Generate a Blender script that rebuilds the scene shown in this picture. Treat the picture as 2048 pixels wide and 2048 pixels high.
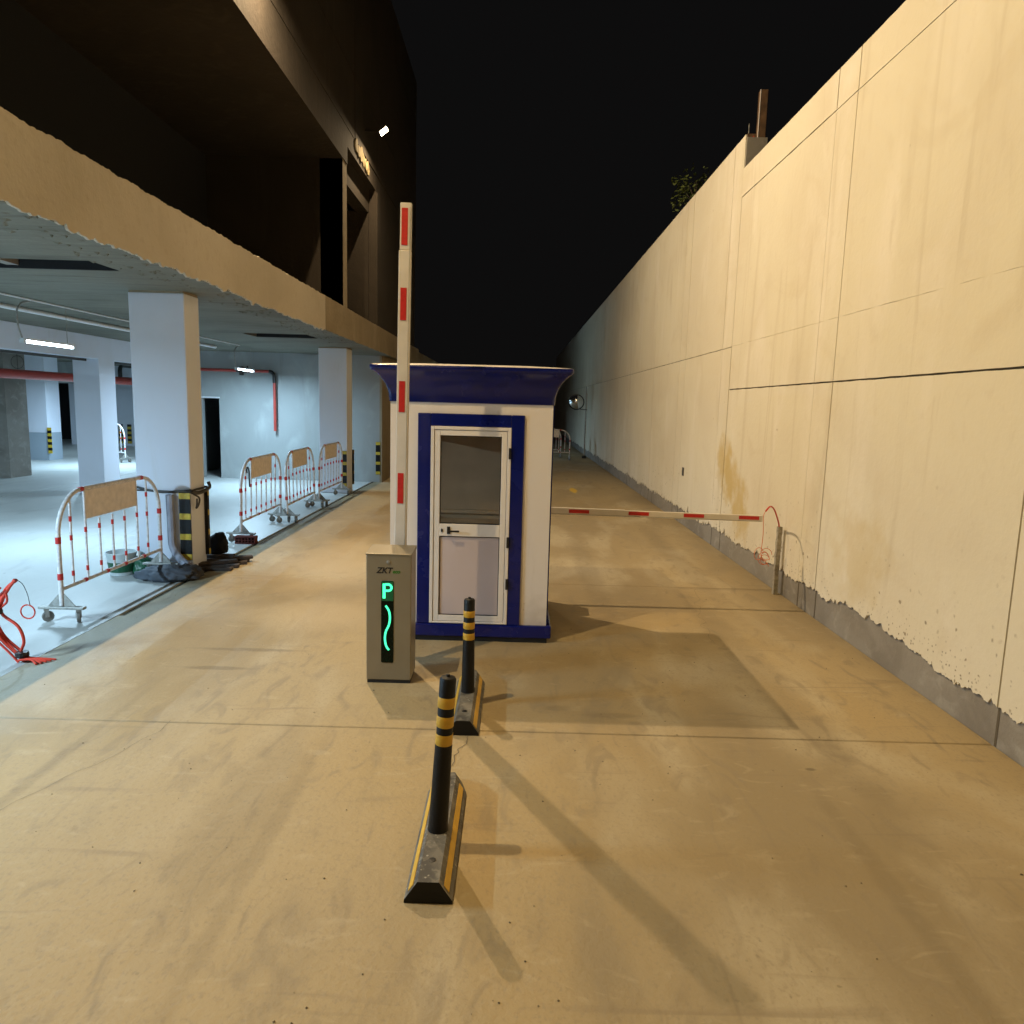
import bpy, bmesh, math, random
from mathutils import Vector, Matrix, noise

# ------------------------------------------------------------------ camera, world, exposure
S = bpy.context.scene
for o in list(bpy.data.objects):
    bpy.data.objects.remove(o)
C = S.collection
cam_d = bpy.data.cameras.new('camera'); cam = bpy.data.objects.new('camera', cam_d); C.objects.link(cam)
PITCH, ROLL, YAW = 0.143, 0.027, -0.001
fw = Vector((math.sin(YAW)*math.cos(PITCH), math.cos(YAW)*math.cos(PITCH), -math.sin(PITCH)))
r0 = Vector((math.cos(YAW), -math.sin(YAW), 0)); u0 = r0.cross(fw)
R = r0*math.cos(ROLL)+u0*math.sin(ROLL); U = -r0*math.sin(ROLL)+u0*math.cos(ROLL)
m = Matrix((R, U, -fw)).transposed().to_4x4(); m.translation = (0, 0, 2.1)
cam.matrix_world = m
cam_d.sensor_width = 36.0; cam_d.lens = 36.0*1475/2048; cam_d.clip_start = 0.05; cam_d.clip_end = 600
S.camera = cam
W = bpy.data.worlds.new('World'); S.world = W; W.use_nodes = True
W.node_tree.nodes['Background'].inputs[0].default_value = (0.0052, 0.0050, 0.0050, 1)   # night sky
W.node_tree.nodes['Background'].inputs[1].default_value = 0.8
S.view_settings.view_transform = 'Standard'; S.view_settings.look = 'None'
S.view_settings.exposure = 0.0; S.view_settings.gamma = 1.0
S.render.engine = 'CYCLES'
S.cycles.max_bounces = 5; S.cycles.diffuse_bounces = 3; S.cycles.glossy_bounces = 2; S.cycles.transparent_max_bounces = 8
S.cycles.use_denoising = True; S.cycles.caustics_reflective = False; S.cycles.caustics_refractive = False
S.cycles.sample_clamp_indirect = 3.0; S.cycles.use_adaptive_sampling = True; S.cycles.adaptive_threshold = .02
try: S.cycles.use_light_tree = True
except Exception: pass

WARM = (1.0, 0.752, 0.45); COOL = (0.51, 0.78, 1.0); AMBER = (1.0, 0.69, 0.27)
FLOOD_W = 390.0; TUBE_W = 195.0

rnd = random.Random(7)

# ------------------------------------------------------------------ helpers
class MB:
    """collects faces of one mesh"""
    def __init__(s): s.v = []; s.f = []; s.mi = []
    def add(s, vs, fs, mi=0):
        b = len(s.v); s.v += [tuple(v) for v in vs]
        for f in fs: s.f.append([b+i for i in f]); s.mi.append(mi)
        return s
    def box(s, a, b, mi=0):
        x0, y0, z0 = a; x1, y1, z1 = b
        vs = [(x0,y0,z0),(x1,y0,z0),(x1,y1,z0),(x0,y1,z0),(x0,y0,z1),(x1,y0,z1),(x1,y1,z1),(x0,y1,z1)]
        return s.add(vs, [(3,2,1,0),(4,5,6,7),(0,1,5,4),(1,2,6,5),(2,3,7,6),(3,0,4,7)], mi)
    def obox(s, M, a, b, mi=0):
        x0, y0, z0 = a; x1, y1, z1 = b
        vs = [(x0,y0,z0),(x1,y0,z0),(x1,y1,z0),(x0,y1,z0),(x0,y0,z1),(x1,y0,z1),(x1,y1,z1),(x0,y1,z1)]
        return s.add([M @ Vector(v) for v in vs], [(3,2,1,0),(4,5,6,7),(0,1,5,4),(1,2,6,5),(2,3,7,6),(3,0,4,7)], mi)
    def tube(s, pts, r, n=10, mi=0, cap=True):
        pts = [Vector(p) for p in pts]; k = len(pts)
        rr = r if isinstance(r, (list, tuple)) else [r]*k
        up = None; rings = []
        for i, p in enumerate(pts):
            t = (pts[min(i+1, k-1)]-pts[max(i-1, 0)]).normalized()
            if up is None:
                up = Vector((0,0,1)) if abs(t.z) < .9 else Vector((1,0,0))
            a = (up - t*up.dot(t))
            if a.length < 1e-5: a = t.orthogonal()
            a.normalize(); up = a; b = t.cross(a)
            rings.append([p+(a*math.cos(2*math.pi*j/n)+b*math.sin(2*math.pi*j/n))*rr[i] for j in range(n)])
        vs = [v for g in rings for v in g]; fs = []
        for i in range(k-1):
            for j in range(n):
                fs.append((i*n+j, i*n+(j+1)%n, (i+1)*n+(j+1)%n, (i+1)*n+j))
        if cap: fs += [tuple(range(n))[::-1], tuple(range((k-1)*n, k*n))]
        return s.add(vs, fs, mi)
    def lathe(s, prof, c=(0,0,0), n=20, mi=0, M=None, cap=True):
        vs = []; fs = []; k = len(prof)
        for (r, z) in prof:
            for j in range(n):
                a = 2*math.pi*j/n; v = Vector((r*math.cos(a), r*math.sin(a), z))
                if M: v = M @ v
                vs.append(v+Vector(c))
        for i in range(k-1):
            for j in range(n):
                fs.append((i*n+j, i*n+(j+1)%n, (i+1)*n+(j+1)%n, (i+1)*n+j))
        if cap: fs += [tuple(range(n))[::-1], tuple(range((k-1)*n, k*n))]
        return s.add(vs, fs, mi)
    def build(s, name, mats, parent=None, smooth=None, bevel=0, seg=2, loc=None):
        me = bpy.data.meshes.new(name); me.from_pydata(s.v, [], s.f)
        mats = mats if isinstance(mats, (list, tuple)) else [mats]
        for q in mats: me.materials.append(q)
        for p, i in zip(me.polygons, s.mi): p.material_index = i
        if bevel:
            bm = bmesh.new(); bm.from_mesh(me)
            bmesh.ops.remove_doubles(bm, verts=bm.verts, dist=1e-5)
            es = [e for e in bm.edges if len(e.link_faces) == 2 and e.calc_face_angle(0) > .6]
            bmesh.ops.bevel(bm, geom=es, offset=bevel, segments=seg, profile=.5, affect='EDGES', clamp_overlap=True)
            bm.to_mesh(me); bm.free()
        if smooth:
            for p in me.polygons: p.use_smooth = True
            try: me.set_sharp_from_angle(angle=math.radians(smooth))
            except Exception: pass
        me.update()
        o = bpy.data.objects.new(name, me); C.objects.link(o)
        if parent: o.parent = parent
        if loc: o.location = loc
        return o

def tag(o, label=None, cat=None, group=None, kind=None):
    if label: o['label'] = label
    if cat: o['category'] = cat
    if group: o['group'] = group
    if kind: o['kind'] = kind
    return o
def empty(name, loc=(0,0,0), rz=0, **k):
    o = bpy.data.objects.new(name, None); o.empty_display_size = .1; C.objects.link(o)
    o.location = loc; o.rotation_euler.z = rz
    return tag(o, **k)
def kids(o): return [c for c in bpy.data.objects if c.parent == o]
def copy_tree(o, parent=None):
    c = o.copy(); C.objects.link(c)
    if parent: c.parent = parent
    for ch in kids(o): copy_tree(ch, c)
    return c
def arc(c, r, a0, a1, n, plane='xz'):
    out = []
    for i in range(n+1):
        a = math.radians(a0+(a1-a0)*i/n)
        if plane == 'xz': out.append((c[0]+r*math.cos(a), c[1], c[2]+r*math.sin(a)))
        if plane == 'yz': out.append((c[0], c[1]+r*math.cos(a), c[2]+r*math.sin(a)))
        if plane == 'xy': out.append((c[0]+r*math.cos(a), c[1]+r*math.sin(a), c[2]))
    return out
def fbm(x, y=0.0, z=0.0, o=4):
    s = 0; a = 1; f = 1
    for i in range(o):
        s += a*noise.noise(Vector((x*f+13.1*i, y*f+7.3*i, z*f))); a *= .55; f *= 2.1
    return s

# ------------------------------------------------------------------ materials
def nt(name):
    mt = bpy.data.materials.new(name); mt.use_nodes = True
    t = mt.node_tree; b = t.nodes['Principled BSDF']; return mt, t, b
def node(t, typ, **k):
    n = t.nodes.new(typ)
    for a, v in k.items(): setattr(n, a, v)
    return n
def plain(name, col, rough=.5, metal=0, noise_amt=.12, scale=30, bump=.0, coat=0, emis=None, es=0, spec=None):
    mt, t, b = nt(name)
    tc = node(t, 'ShaderNodeTexCoord')
    n = node(t, 'ShaderNodeTexNoise'); n.inputs['Scale'].default_value = scale; n.inputs['Detail'].default_value = 5
    t.links.new(tc.outputs['Object'], n.inputs['Vector'])
    mx = node(t, 'ShaderNodeMix', data_type='RGBA', blend_type='MULTIPLY'); mx.inputs[0].default_value = 1
    mx.inputs[6].default_value = (*col, 1)
    cr = node(t, 'ShaderNodeMapRange'); cr.inputs[1].default_value = .3; cr.inputs[2].default_value = .7
    cr.inputs[3].default_value = 1-noise_amt; cr.inputs[4].default_value = 1+noise_amt*.4
    t.links.new(n.outputs[0], cr.inputs[0]); t.links.new(cr.outputs[0], mx.inputs[7])
    t.links.new(mx.outputs[2], b.inputs['Base Color'])
    rr = node(t, 'ShaderNodeMapRange'); rr.inputs[3].default_value = max(0.02, rough-.08); rr.inputs[4].default_value = min(1, rough+.1)
    t.links.new(n.outputs[0], rr.inputs[0]); t.links.new(rr.outputs[0], b.inputs['Roughness'])
    b.inputs['Metallic'].default_value = metal
    if coat: b.inputs['Coat Weight'].default_value = coat; b.inputs['Coat Roughness'].default_value = .08
    if spec is not None: b.inputs['Specular IOR Level'].default_value = spec
    if bump:
        bp = node(t, 'ShaderNodeBump'); bp.inputs['Strength'].default_value = bump; bp.inputs['Distance'].default_value = .01
        t.links.new(n.outputs[0], bp.inputs['Height']); t.links.new(bp.outputs[0], b.inputs['Normal'])
    if emis: b.inputs['Emission Color'].default_value = (*emis, 1); b.inputs['Emission Strength'].default_value = es
    return mt

def layered(name, base, layers, rough=.85, bump=.25, bump_scale=40, bump_dist=.006, extra=None, spec=.3):
    """world-space layered noise. layers: (scale(xyz), detail, lo, hi, colour, strength, distortion)"""
    mt, t, b = nt(name)
    g = node(t, 'ShaderNodeNewGeometry')
    cur = None
    for i, (sc, det, lo, hi, col, st, dist) in enumerate(layers):
        mp = node(t, 'ShaderNodeMapping'); mp.inputs['Scale'].default_value = sc; mp.inputs['Location'].default_value = (i*3.7, i*1.9, i*5.1)
        t.links.new(g.outputs['Position'], mp.inputs['Vector'])
        n = node(t, 'ShaderNodeTexNoise'); n.inputs['Scale'].default_value = 1; n.inputs['Detail'].default_value = min(det, 4)
        n.inputs['Distortion'].default_value = dist
        t.links.new(mp.outputs[0], n.inputs['Vector'])
        mr = node(t, 'ShaderNodeMapRange'); mr.inputs[1].default_value = lo; mr.inputs[2].default_value = hi
        mr.inputs[3].default_value = 0; mr.inputs[4].default_value = st
        mr.interpolation_type = 'SMOOTHSTEP'
        t.links.new(n.outputs[0], mr.inputs[0])
        mx = node(t, 'ShaderNodeMix', data_type='RGBA')
        if cur is None: mx.inputs[6].default_value = (*base, 1)
        else: t.links.new(cur, mx.inputs[6])
        mx.inputs[7].default_value = (*col, 1); t.links.new(mr.outputs[0], mx.inputs[0])
        cur = mx.outputs[2]
    if extra: cur = extra(t, g, cur)
    t.links.new(cur, b.inputs['Base Color'])
    b.inputs['Roughness'].default_value = rough; b.inputs['Specular IOR Level'].default_value = spec
    n = node(t, 'ShaderNodeTexNoise'); n.inputs['Scale'].default_value = bump_scale; n.inputs['Detail'].default_value = 3; n.inputs['Roughness'].default_value = .6
    t.links.new(g.outputs['Position'], n.inputs['Vector'])
    bp = node(t, 'ShaderNodeBump'); bp.inputs['Strength'].default_value = bump; bp.inputs['Distance'].default_value = bump_dist
    t.links.new(n.outputs[0], bp.inputs['Height']); t.links.new(bp.outputs[0], b.inputs['Normal'])
    return mt

def blob(t, g, cur, centre, radii, col, strength, wob=.5, nscale=3.0, edge=(.6, 1.0)):
    """an irregular stain with a place of its own"""
    key = 'shared_noise_%.1f' % nscale
    n = t.nodes.get(key)
    if n is None:
        n = node(t, 'ShaderNodeTexNoise'); n.name = key; n.inputs['Scale'].default_value = nscale; n.inputs['Detail'].default_value = 3
        t.links.new(g.outputs['Position'], n.inputs['Vector'])
    sub = node(t, 'ShaderNodeVectorMath', operation='SUBTRACT'); sub.inputs[1].default_value = centre
    t.links.new(g.outputs['Position'], sub.inputs[0])
    dv = node(t, 'ShaderNodeVectorMath', operation='DIVIDE'); dv.inputs[1].default_value = radii
    t.links.new(sub.outputs[0], dv.inputs[0])
    ln = node(t, 'ShaderNodeVectorMath', operation='LENGTH'); t.links.new(dv.outputs[0], ln.inputs[0])
    ma = node(t, 'ShaderNodeMath', operation='MULTIPLY_ADD'); ma.inputs[1].default_value = wob*2; ma.inputs[2].default_value = -wob
    t.links.new(n.outputs[0], ma.inputs[0])
    ad = node(t, 'ShaderNodeMath', operation='ADD'); t.links.new(ln.outputs['Value'], ad.inputs[0]); t.links.new(ma.outputs[0], ad.inputs[1])
    mr = node(t, 'ShaderNodeMapRange'); mr.inputs[1].default_value = edge[1]; mr.inputs[2].default_value = edge[0]
    mr.inputs[3].default_value = 0; mr.inputs[4].default_value = strength; mr.interpolation_type = 'SMOOTHSTEP'
    t.links.new(ad.outputs[0], mr.inputs[0])
    mx = node(t, 'ShaderNodeMix', data_type='RGBA'); t.links.new(cur, mx.inputs[6]); mx.inputs[7].default_value = (*col, 1)
    t.links.new(mr.outputs[0], mx.inputs[0])
    return mx.outputs[2]

def specks(t, g, cur, scale, size, col, st, gate_scale=.8, gate=(.5, .62), zlim=None, stretch=(1,1,1)):
    """scattered small dark pits or crumbs"""
    mp = node(t, 'ShaderNodeMapping'); mp.inputs['Scale'].default_value = stretch
    t.links.new(g.outputs['Position'], mp.inputs['Vector'])
    v = node(t, 'ShaderNodeTexVoronoi'); v.inputs['Scale'].default_value = scale; v.inputs['Randomness'].default_value = 1
    n0 = node(t, 'ShaderNodeTexNoise'); n0.inputs['Scale'].default_value = scale*2.2; n0.inputs['Detail'].default_value = 3
    t.links.new(mp.outputs[0], n0.inputs['Vector'])
    mxv = node(t, 'ShaderNodeVectorMath', operation='MULTIPLY_ADD'); mxv.inputs[1].default_value = (.4/scale,)*3
    t.links.new(n0.outputs['Color'], mxv.inputs[0]); t.links.new(mp.outputs[0], mxv.inputs[2])
    t.links.new(mxv.outputs[0], v.inputs['Vector'])
    mr = node(t, 'ShaderNodeMapRange'); mr.inputs[1].default_value = size; mr.inputs[2].default_value = size*.55
    t.links.new(v.outputs['Distance'], mr.inputs[0])
    n = node(t, 'ShaderNodeTexNoise'); n.inputs['Scale'].default_value = gate_scale; n.inputs['Detail'].default_value = 3
    t.links.new(g.outputs['Position'], n.inputs['Vector'])
    gr = node(t, 'ShaderNodeMapRange'); gr.inputs[1].default_value = gate[0]; gr.inputs[2].default_value = gate[1]; gr.inputs[4].default_value = st
    t.links.new(n.outputs[0], gr.inputs[0])
    mu = node(t, 'ShaderNodeMath', operation='MULTIPLY'); t.links.new(mr.outputs[0], mu.inputs[0]); t.links.new(gr.outputs[0], mu.inputs[1])
    fac = mu.outputs[0]
    if zlim:
        sp = node(t, 'ShaderNodeSeparateXYZ'); t.links.new(g.outputs['Position'], sp.inputs[0])
        zr = node(t, 'ShaderNodeMapRange'); zr.inputs[1].default_value = zlim[1]; zr.inputs[2].default_value = zlim[0]
        t.links.new(sp.outputs['Z'], zr.inputs[0])
        m2 = node(t, 'ShaderNodeMath', operation='MULTIPLY'); t.links.new(fac, m2.inputs[0]); t.links.new(zr.outputs[0], m2.inputs[1]); fac = m2.outputs[0]
    mx = node(t, 'ShaderNodeMix', data_type='RGBA'); t.links.new(cur, mx.inputs[6]); mx.inputs[7].default_value = (*col, 1)
    t.links.new(fac, mx.inputs[0])
    return mx.outputs[2]

def ex_lane(t, g, cur):
    cur = specks(t, g, cur, 3.1, .034, (.12, .095, .06), .8, .7, (.47, .55), stretch=(1, .6, 1))
    cur = specks(t, g, cur, 11.0, .10, (.15, .12, .07), .5, 1.3, (.53, .62))
    for c, r, s in (((1.82, 4.15, 0), (.04, .022, 1), .8), ((.35, 4.95, 0), (.11, .06, 1), .25), ((.75, 4.85, 0), (.2, .06, 1), .28),
                    ((-2.6, 4.0, 0), (.05, 1.5, 1), .25), ((-1.15, 3.2, 0), (.06, 1.4, 1), .22), ((1.75, 3.0, 0), (.07, 1.2, 1), .22), ((2.05, 6.0, 0), (.22, 3.2, 1), .28), ((1.0, 9.5, 0), (.18, 3.2, 1), .25), ((2.35, 10.5, 0), (.2, 4, 1), .22), ((-1.35, 3.6, 0), (.25, 1.3, 1), .22), ((-2.2, 6.0, 0), (.55, .05, 1), .5), ((-2.3, 5.55, 0), (.35, .05, 1), .5)):
        cur = blob(t, g, cur, c, r, (.13, .10, .06), s, .45, 6.0, (.4, 1.1))
    cur = blob(t, g, cur, (-2.3, 9.6, 0), (.8, 2.0, 1), (.47, .36, .215), .7, .5, 1.5, (.3, 1.1))
    cur = blob(t, g, cur, (-1.9, 7.2, 0), (.9, .8, 1), (.47, .365, .22), .6, .5, 1.5, (.3, 1.1))
    cur = blob(t, g, cur, (-3.5, 6.0, 0), (.6, 3.2, 1), (.30, .29, .25), .55, .5, 2.2, (.2, 1.1))
    # worn yellow paint far down the lane
    cur = blob(t, g, cur, (1.53, 18.8, 0), (.13, .75, 1), (.62, .40, .04), .95, .35, 5.0, (.5, .9))
    return cur
lane_mat = layered('sandy_concrete', (.36, .278, .155), [
    ((.22, .18, .3), 3, .42, .62, (.38, .272, .125), .75, .6),
    ((.35, .16, .3), 6, .40, .66, (.25, .195, .115), .85, 1.0),
    ((1.3, .5, 1), 5, .48, .72, (.43, .365, .25), .7, .5),
    ((.8, .25, 1), 7, .55, .75, (.21, .172, .115), .7, 1.5),
    ((6, 2.2, 6), 8, .52, .74, (.24, .19, .12), .7, 1.4),
    ((3.2, 7, 1), 4, .57, .76, (.45, .375, .25), .32, 1.8),
    ((.9, 9, 1), 4, .60, .76, (.22, .17, .11), .5, .8),
    ((55, 40, 55), 4, .50, .75, (.25, .20, .13), .5, 0)], rough=.62, bump=.5, bump_scale=30, bump_dist=.008, extra=ex_lane, spec=.35)
def ex_gar(t, g, cur):
    cur = specks(t, g, cur, 4.0, .08, (.15, .15, .14), .7, .6, (.5, .58))
    cur = blob(t, g, cur, (-3.95, 5.9, 0), (.35, 1.6, 1), (.22, .22, .2), .75, .6, 2.5, (.2, 1.1))
    cur = blob(t, g, cur, (-3.9, 4.4, 0), (.8, .9, 1), (.24, .24, .21), .7, .5, 2.0, (.2, 1.1))
    return cur
floor_mat = layered('trowelled_floor_concrete', (.52, .53, .51), [
    ((.25, .25, .3), 5, .42, .68, (.44, .45, .43), .8, .8),
    ((1.2, .8, 1), 6, .5, .72, (.58, .585, .56), .6, .6),
    ((1.8, .5, 1), 7, .56, .74, (.36, .36, .34), .5, 1.5),
    ((30, 24, 30), 4, .52, .75, (.42, .42, .40), .3, 0)], rough=.42, bump=.22, bump_scale=22, bump_dist=.006, extra=ex_gar, spec=.4)

def ex_wall(t, g, cur):
    cur = specks(t, g, cur, 9.0, .17, (.24, .19, .12), .9, 1.2, (.42, .52), zlim=(.5, 1.3))
    cur = specks(t, g, cur, 22.0, .22, (.25, .205, .14), .95, 1.8, (.38, .5), zlim=(.34, .62))
    cur = specks(t, g, cur, 3.0, .06, (.40, .32, .22), .5, .7, (.5, .6))
    for c, r, s, w in (((3.15, 11.15, 1.36), (1, .42, .40), .6, .95), ((3.15, 10.75, 1.12), (1, .40, .42), .65, .95), ((3.15, 10.25, .86), (1, .42, .46), .6, .95), ((3.15, 9.95, .6), (1, .3, .3), .5, .95), ((3.15, 6.6, .8), (1, .6, .5), .3, .95)):
        cur = blob(t, g, cur, c, r, (.55, .42, .19), min(1, s*1.4), w, 4.2, (.2, 1.15))
    # faint cast lines where formwork lifts met
    sp = node(t, 'ShaderNodeSeparateXYZ'); t.links.new(g.outputs['Position'], sp.inputs[0])
    return cur
wall_mat = layered('cast_wall_render', (.71, .66, .53), [
    ((.3, .35, .5), 5, .38, .66, (.66, .60, .48), .8, .8),
    ((.8, 1.2, .45), 6, .50, .74, (.78, .73, .64), .6, .5),
    ((2.2, 3.4, .35), 7, .55, .74, (.56, .49, .37), .5, 1.0),
    ((1, .9, 1.1), 4, .55, .70, (.61, .535, .40), .35, 1.0),
    ((9, 9, 6), 6, .55, .75, (.64, .57, .45), .3, .5)], rough=.8, bump=.30, bump_scale=14, bump_dist=.010, extra=ex_wall)
grey_conc = layered('bare_grey_concrete', (.27, .25, .22), [
    ((1, 1, 1.6), 6, .42, .66, (.185, .165, .14), .7, .6),
    ((4, 4, 6), 7, .5, .74, (.38, .365, .33), .5, 1.0),
    ((20, 20, 20), 5, .5, .74, (.22, .20, .18), .35, 0)], rough=.85, bump=.45, bump_scale=24, bump_dist=.010)
joint_dark = layered('dark_joint_backing', (.10, .085, .06), [((3, 3, 3), 4, .4, .7, (.16, .13, .10), .7, 0)], rough=.9)
beam_mat = layered('tan_beam_render', (.53, .47, .375), [
    ((.4, .35, .5), 5, .4, .66, (.39, .335, .25), .7, .6),
    ((2.2, 2.5, .5), 6, .52, .74, (.54, .48, .385), .5, .6),
    ((14, 14, 14), 5, .5, .74, (.41, .34, .24), .3, 0)], rough=.85, bump=.3, bump_scale=20)
conc_dark = layered('rough_brown_concrete', (.33, .27, .185), [
    ((.6, .6, .8), 6, .4, .66, (.24, .19, .12), .7, .6),
    ((3, 4, .8), 6, .52, .74, (.40, .33, .23), .5, .8),
    ((14, 14, 14), 5, .5, .74, (.22, .18, .12), .35, 0)], rough=.9, bump=.5, bump_scale=16, bump_dist=.015)
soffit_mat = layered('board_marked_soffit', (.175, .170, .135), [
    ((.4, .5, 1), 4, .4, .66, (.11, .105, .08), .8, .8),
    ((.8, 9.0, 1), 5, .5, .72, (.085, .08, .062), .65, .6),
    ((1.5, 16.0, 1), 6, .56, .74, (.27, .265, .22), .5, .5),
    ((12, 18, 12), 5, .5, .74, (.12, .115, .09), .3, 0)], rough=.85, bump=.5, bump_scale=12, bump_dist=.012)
gwall_mat = layered('grey_garage_render', (.32, .335, .33), [
    ((.35, .4, .4), 5, .38, .66, (.28, .295, .29), .8, .8),
    ((1.6, 1.6, 1.0), 6, .52, .74, (.45, .47, .465), .55, .8),
    ((3, 3, .5), 7, .58, .74, (.27, .27, .25), .5, 1.0),
    ((18, 18, 18), 5, .5, .74, (.31, .325, .32), .3, 0)], rough=.8, bump=.3, bump_scale=18)
white_mat = layered('white_column_paint', (.74, .77, .86), [
    ((.8, .8, .5), 5, .45, .7, (.67, .685, .73), .6, .5),
    ((3, 3, .6), 6, .6, .78, (.58, .56, .53), .35, 1.0)], rough=.6, bump=.12, bump_scale=30)
bluegrey_mat = layered('grey_blue_column_paint', (.34, .40, .46), [((1, 1, 1), 5, .45, .7, (.28, .33, .38), .5, .5)], rough=.6, bump=.1)
earth_mat = layered('dark_earth', (.12, .09, .06), [((2, 2, 2), 6, .4, .7, (.07, .05, .035), .8, .5)], rough=.95, bump=.6)

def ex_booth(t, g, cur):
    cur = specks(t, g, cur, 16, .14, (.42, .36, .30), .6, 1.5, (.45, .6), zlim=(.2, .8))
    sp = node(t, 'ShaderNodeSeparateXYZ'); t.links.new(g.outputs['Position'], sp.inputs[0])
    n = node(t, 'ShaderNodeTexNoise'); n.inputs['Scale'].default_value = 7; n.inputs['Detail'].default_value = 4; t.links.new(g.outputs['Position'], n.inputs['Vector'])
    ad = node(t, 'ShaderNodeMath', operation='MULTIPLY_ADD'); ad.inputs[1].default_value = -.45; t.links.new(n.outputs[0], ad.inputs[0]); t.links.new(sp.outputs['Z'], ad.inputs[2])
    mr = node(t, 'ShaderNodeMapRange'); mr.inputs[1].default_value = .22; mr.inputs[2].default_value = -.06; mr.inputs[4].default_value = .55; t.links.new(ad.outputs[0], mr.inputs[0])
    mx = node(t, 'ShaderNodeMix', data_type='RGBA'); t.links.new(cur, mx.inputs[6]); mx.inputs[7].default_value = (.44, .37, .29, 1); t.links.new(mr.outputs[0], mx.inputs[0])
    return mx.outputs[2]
booth_white = layered('booth_white_fibreglass', (.78, .72, .68), [((1.5, 1.5, .5), 4, .5, .72, (.70, .64, .59), .6, .5), ((9, 9, 1.2), 4, .6, .8, (.58, .51, .45), .35, .5)], rough=.3, bump=.06, bump_scale=4, extra=ex_booth, spec=.5)
booth_in = plain('booth_interior_lining', (.80, .73, .67), .6, noise_amt=.15, scale=4)
booth_blue = plain('booth_blue_gelcoat', (.003, .009, .125), .25, noise_amt=.15, scale=5, coat=.35, spec=.3)
alu_white = plain('white_door_profile', (.80, .74, .69), .35, noise_amt=.05, scale=12)
shaded_panel = plain('shaded_white_door_panel', (.58, .49, .50), .2, noise_amt=.06, scale=2, coat=.5)  # white panel; its shaded tint is put into the colour
black_p = plain('black_plastic', (.012, .011, .011), .35)
rubber = plain('black_rubber', (.005, .0045, .004), .5, bump=.2, scale=60, spec=.3)
yellow = plain('yellow_reflective', (.62, .36, .03), .45, noise_amt=.2, scale=18)
yellow2 = plain('yellow_guard_band', (.58, .40, .03), .5, noise_amt=.25, scale=22)
red = plain('red_reflective_tape', (.55, .022, .018), .4, noise_amt=.15, scale=40)
arm_mat = plain('white_powder_coat', (.68, .63, .57), .4, noise_amt=.08, scale=8)
cab_mat = plain('champagne_cabinet_paint', (.275, .235, .165), .38, .35, noise_amt=.08, scale=6)
cab_base = plain('black_cabinet_plinth', (.01, .01, .01), .6)
tube_white = plain('scuffed_white_barrier_paint', (.72, .69, .68), .38, noise_amt=.3, scale=22, bump=.1)
sign_mat = plain('peach_sign_plate', (.84, .76, .71), .45, noise_amt=.18, scale=14)
galv = plain('dull_galvanised_steel', (.36, .35, .32), .5, .5, noise_amt=.35, scale=25)
wheel_m = plain('grey_castor_rubber', (.16, .15, .13), .7)
steel_d = plain('dark_steel', (.07, .065, .06), .5, .6)
pipe_red = plain('red_fire_pipe', (.42, .055, .04), .4, noise_amt=.15, scale=6)
cable_red = plain('red_conduit', (.62, .05, .025), .4, noise_amt=.15, scale=20)
cable_or = plain('orange_wire', (.70, .16, .04), .45)
conduit_w = plain('white_conduit', (.75, .77, .78), .4)
wood_d = plain('dark_stained_plank', (.055, .038, .028), .8, noise_amt=.4, scale=30, bump=.3)
cloth_m = plain('grey_blue_tarpaulin', (.085, .10, .125), .75, noise_amt=.4, scale=9, bump=.4)
bag_m = plain('black_bin_bag', (.006, .006, .006), .75, noise_amt=.3, scale=9, bump=.3, spec=.2)
mirror_m = plain('convex_mirror_glass', (.85, .87, .9), .08, 1.0, noise_amt=.02)
leafm = plain('dull_green_leaf', (.10, .13, .03), .6, noise_amt=.5, scale=6)
tube_lit = plain('lit_led_tube', (1, 1, 1), .5, emis=(.7, .9, 1), es=30)
lamp_lit = plain('lit_floodlight_glass', (1, 1, 1), .3, emis=(1, .80, .52), es=60)
green_lit = plain('lit_green_led', (0, .1, .05), .5, emis=(.06, 1.0, .42), es=1.9)
green_halo = plain('green_led_halo', (0, .03, .01), .5, emis=(.0, .42, .10), es=.09)
disp_m = plain('dark_display_acrylic', (.001, .006, .003), .25, spec=.15)
green_ink = plain('green_print', (.05, .16, .015), .5)
black_ink = plain('black_print', (.01, .01, .01), .5)
bucket_m = plain('white_bucket_plastic', (.55, .60, .60), .35)
green_pl = plain('green_plastic', (.01, .09, .04), .4)
brick_m = plain('dark_red_block', (.13, .025, .02), .8, noise_amt=.4, scale=30)
rust_m = plain('rusty_brown_panel', (.16, .09, .045), .8, noise_amt=.5, scale=7)
void_m = plain('unlit_black_recess', (.012, .012, .014), .9)  # near-black colour stands in for shade in unlit recesses and depths

def glass_mat(name, tint, glossy=.1):
    mt = bpy.data.materials.new(name); mt.use_nodes = True; t = mt.node_tree; t.nodes.clear()
    o = node(t, 'ShaderNodeOutputMaterial'); tr = node(t, 'ShaderNodeBsdfTransparent'); tr.inputs[0].default_value = (*tint, 1)
    gl = node(t, 'ShaderNodeBsdfGlossy'); gl.inputs['Roughness'].default_value = .03; gl.inputs[0].default_value = (.9, .9, .9, 1)
    fr = node(t, 'ShaderNodeFresnel'); fr.inputs[0].default_value = 1.5
    mx = node(t, 'ShaderNodeMixShader'); t.links.new(fr.outputs[0], mx.inputs[0]); t.links.new(tr.outputs[0], mx.inputs[1]); t.links.new(gl.outputs[0], mx.inputs[2])
    t.links.new(mx.outputs[0], o.inputs[0]); return mt
glass = glass_mat('tinted_booth_glass', (.92, .85, .76))

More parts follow.
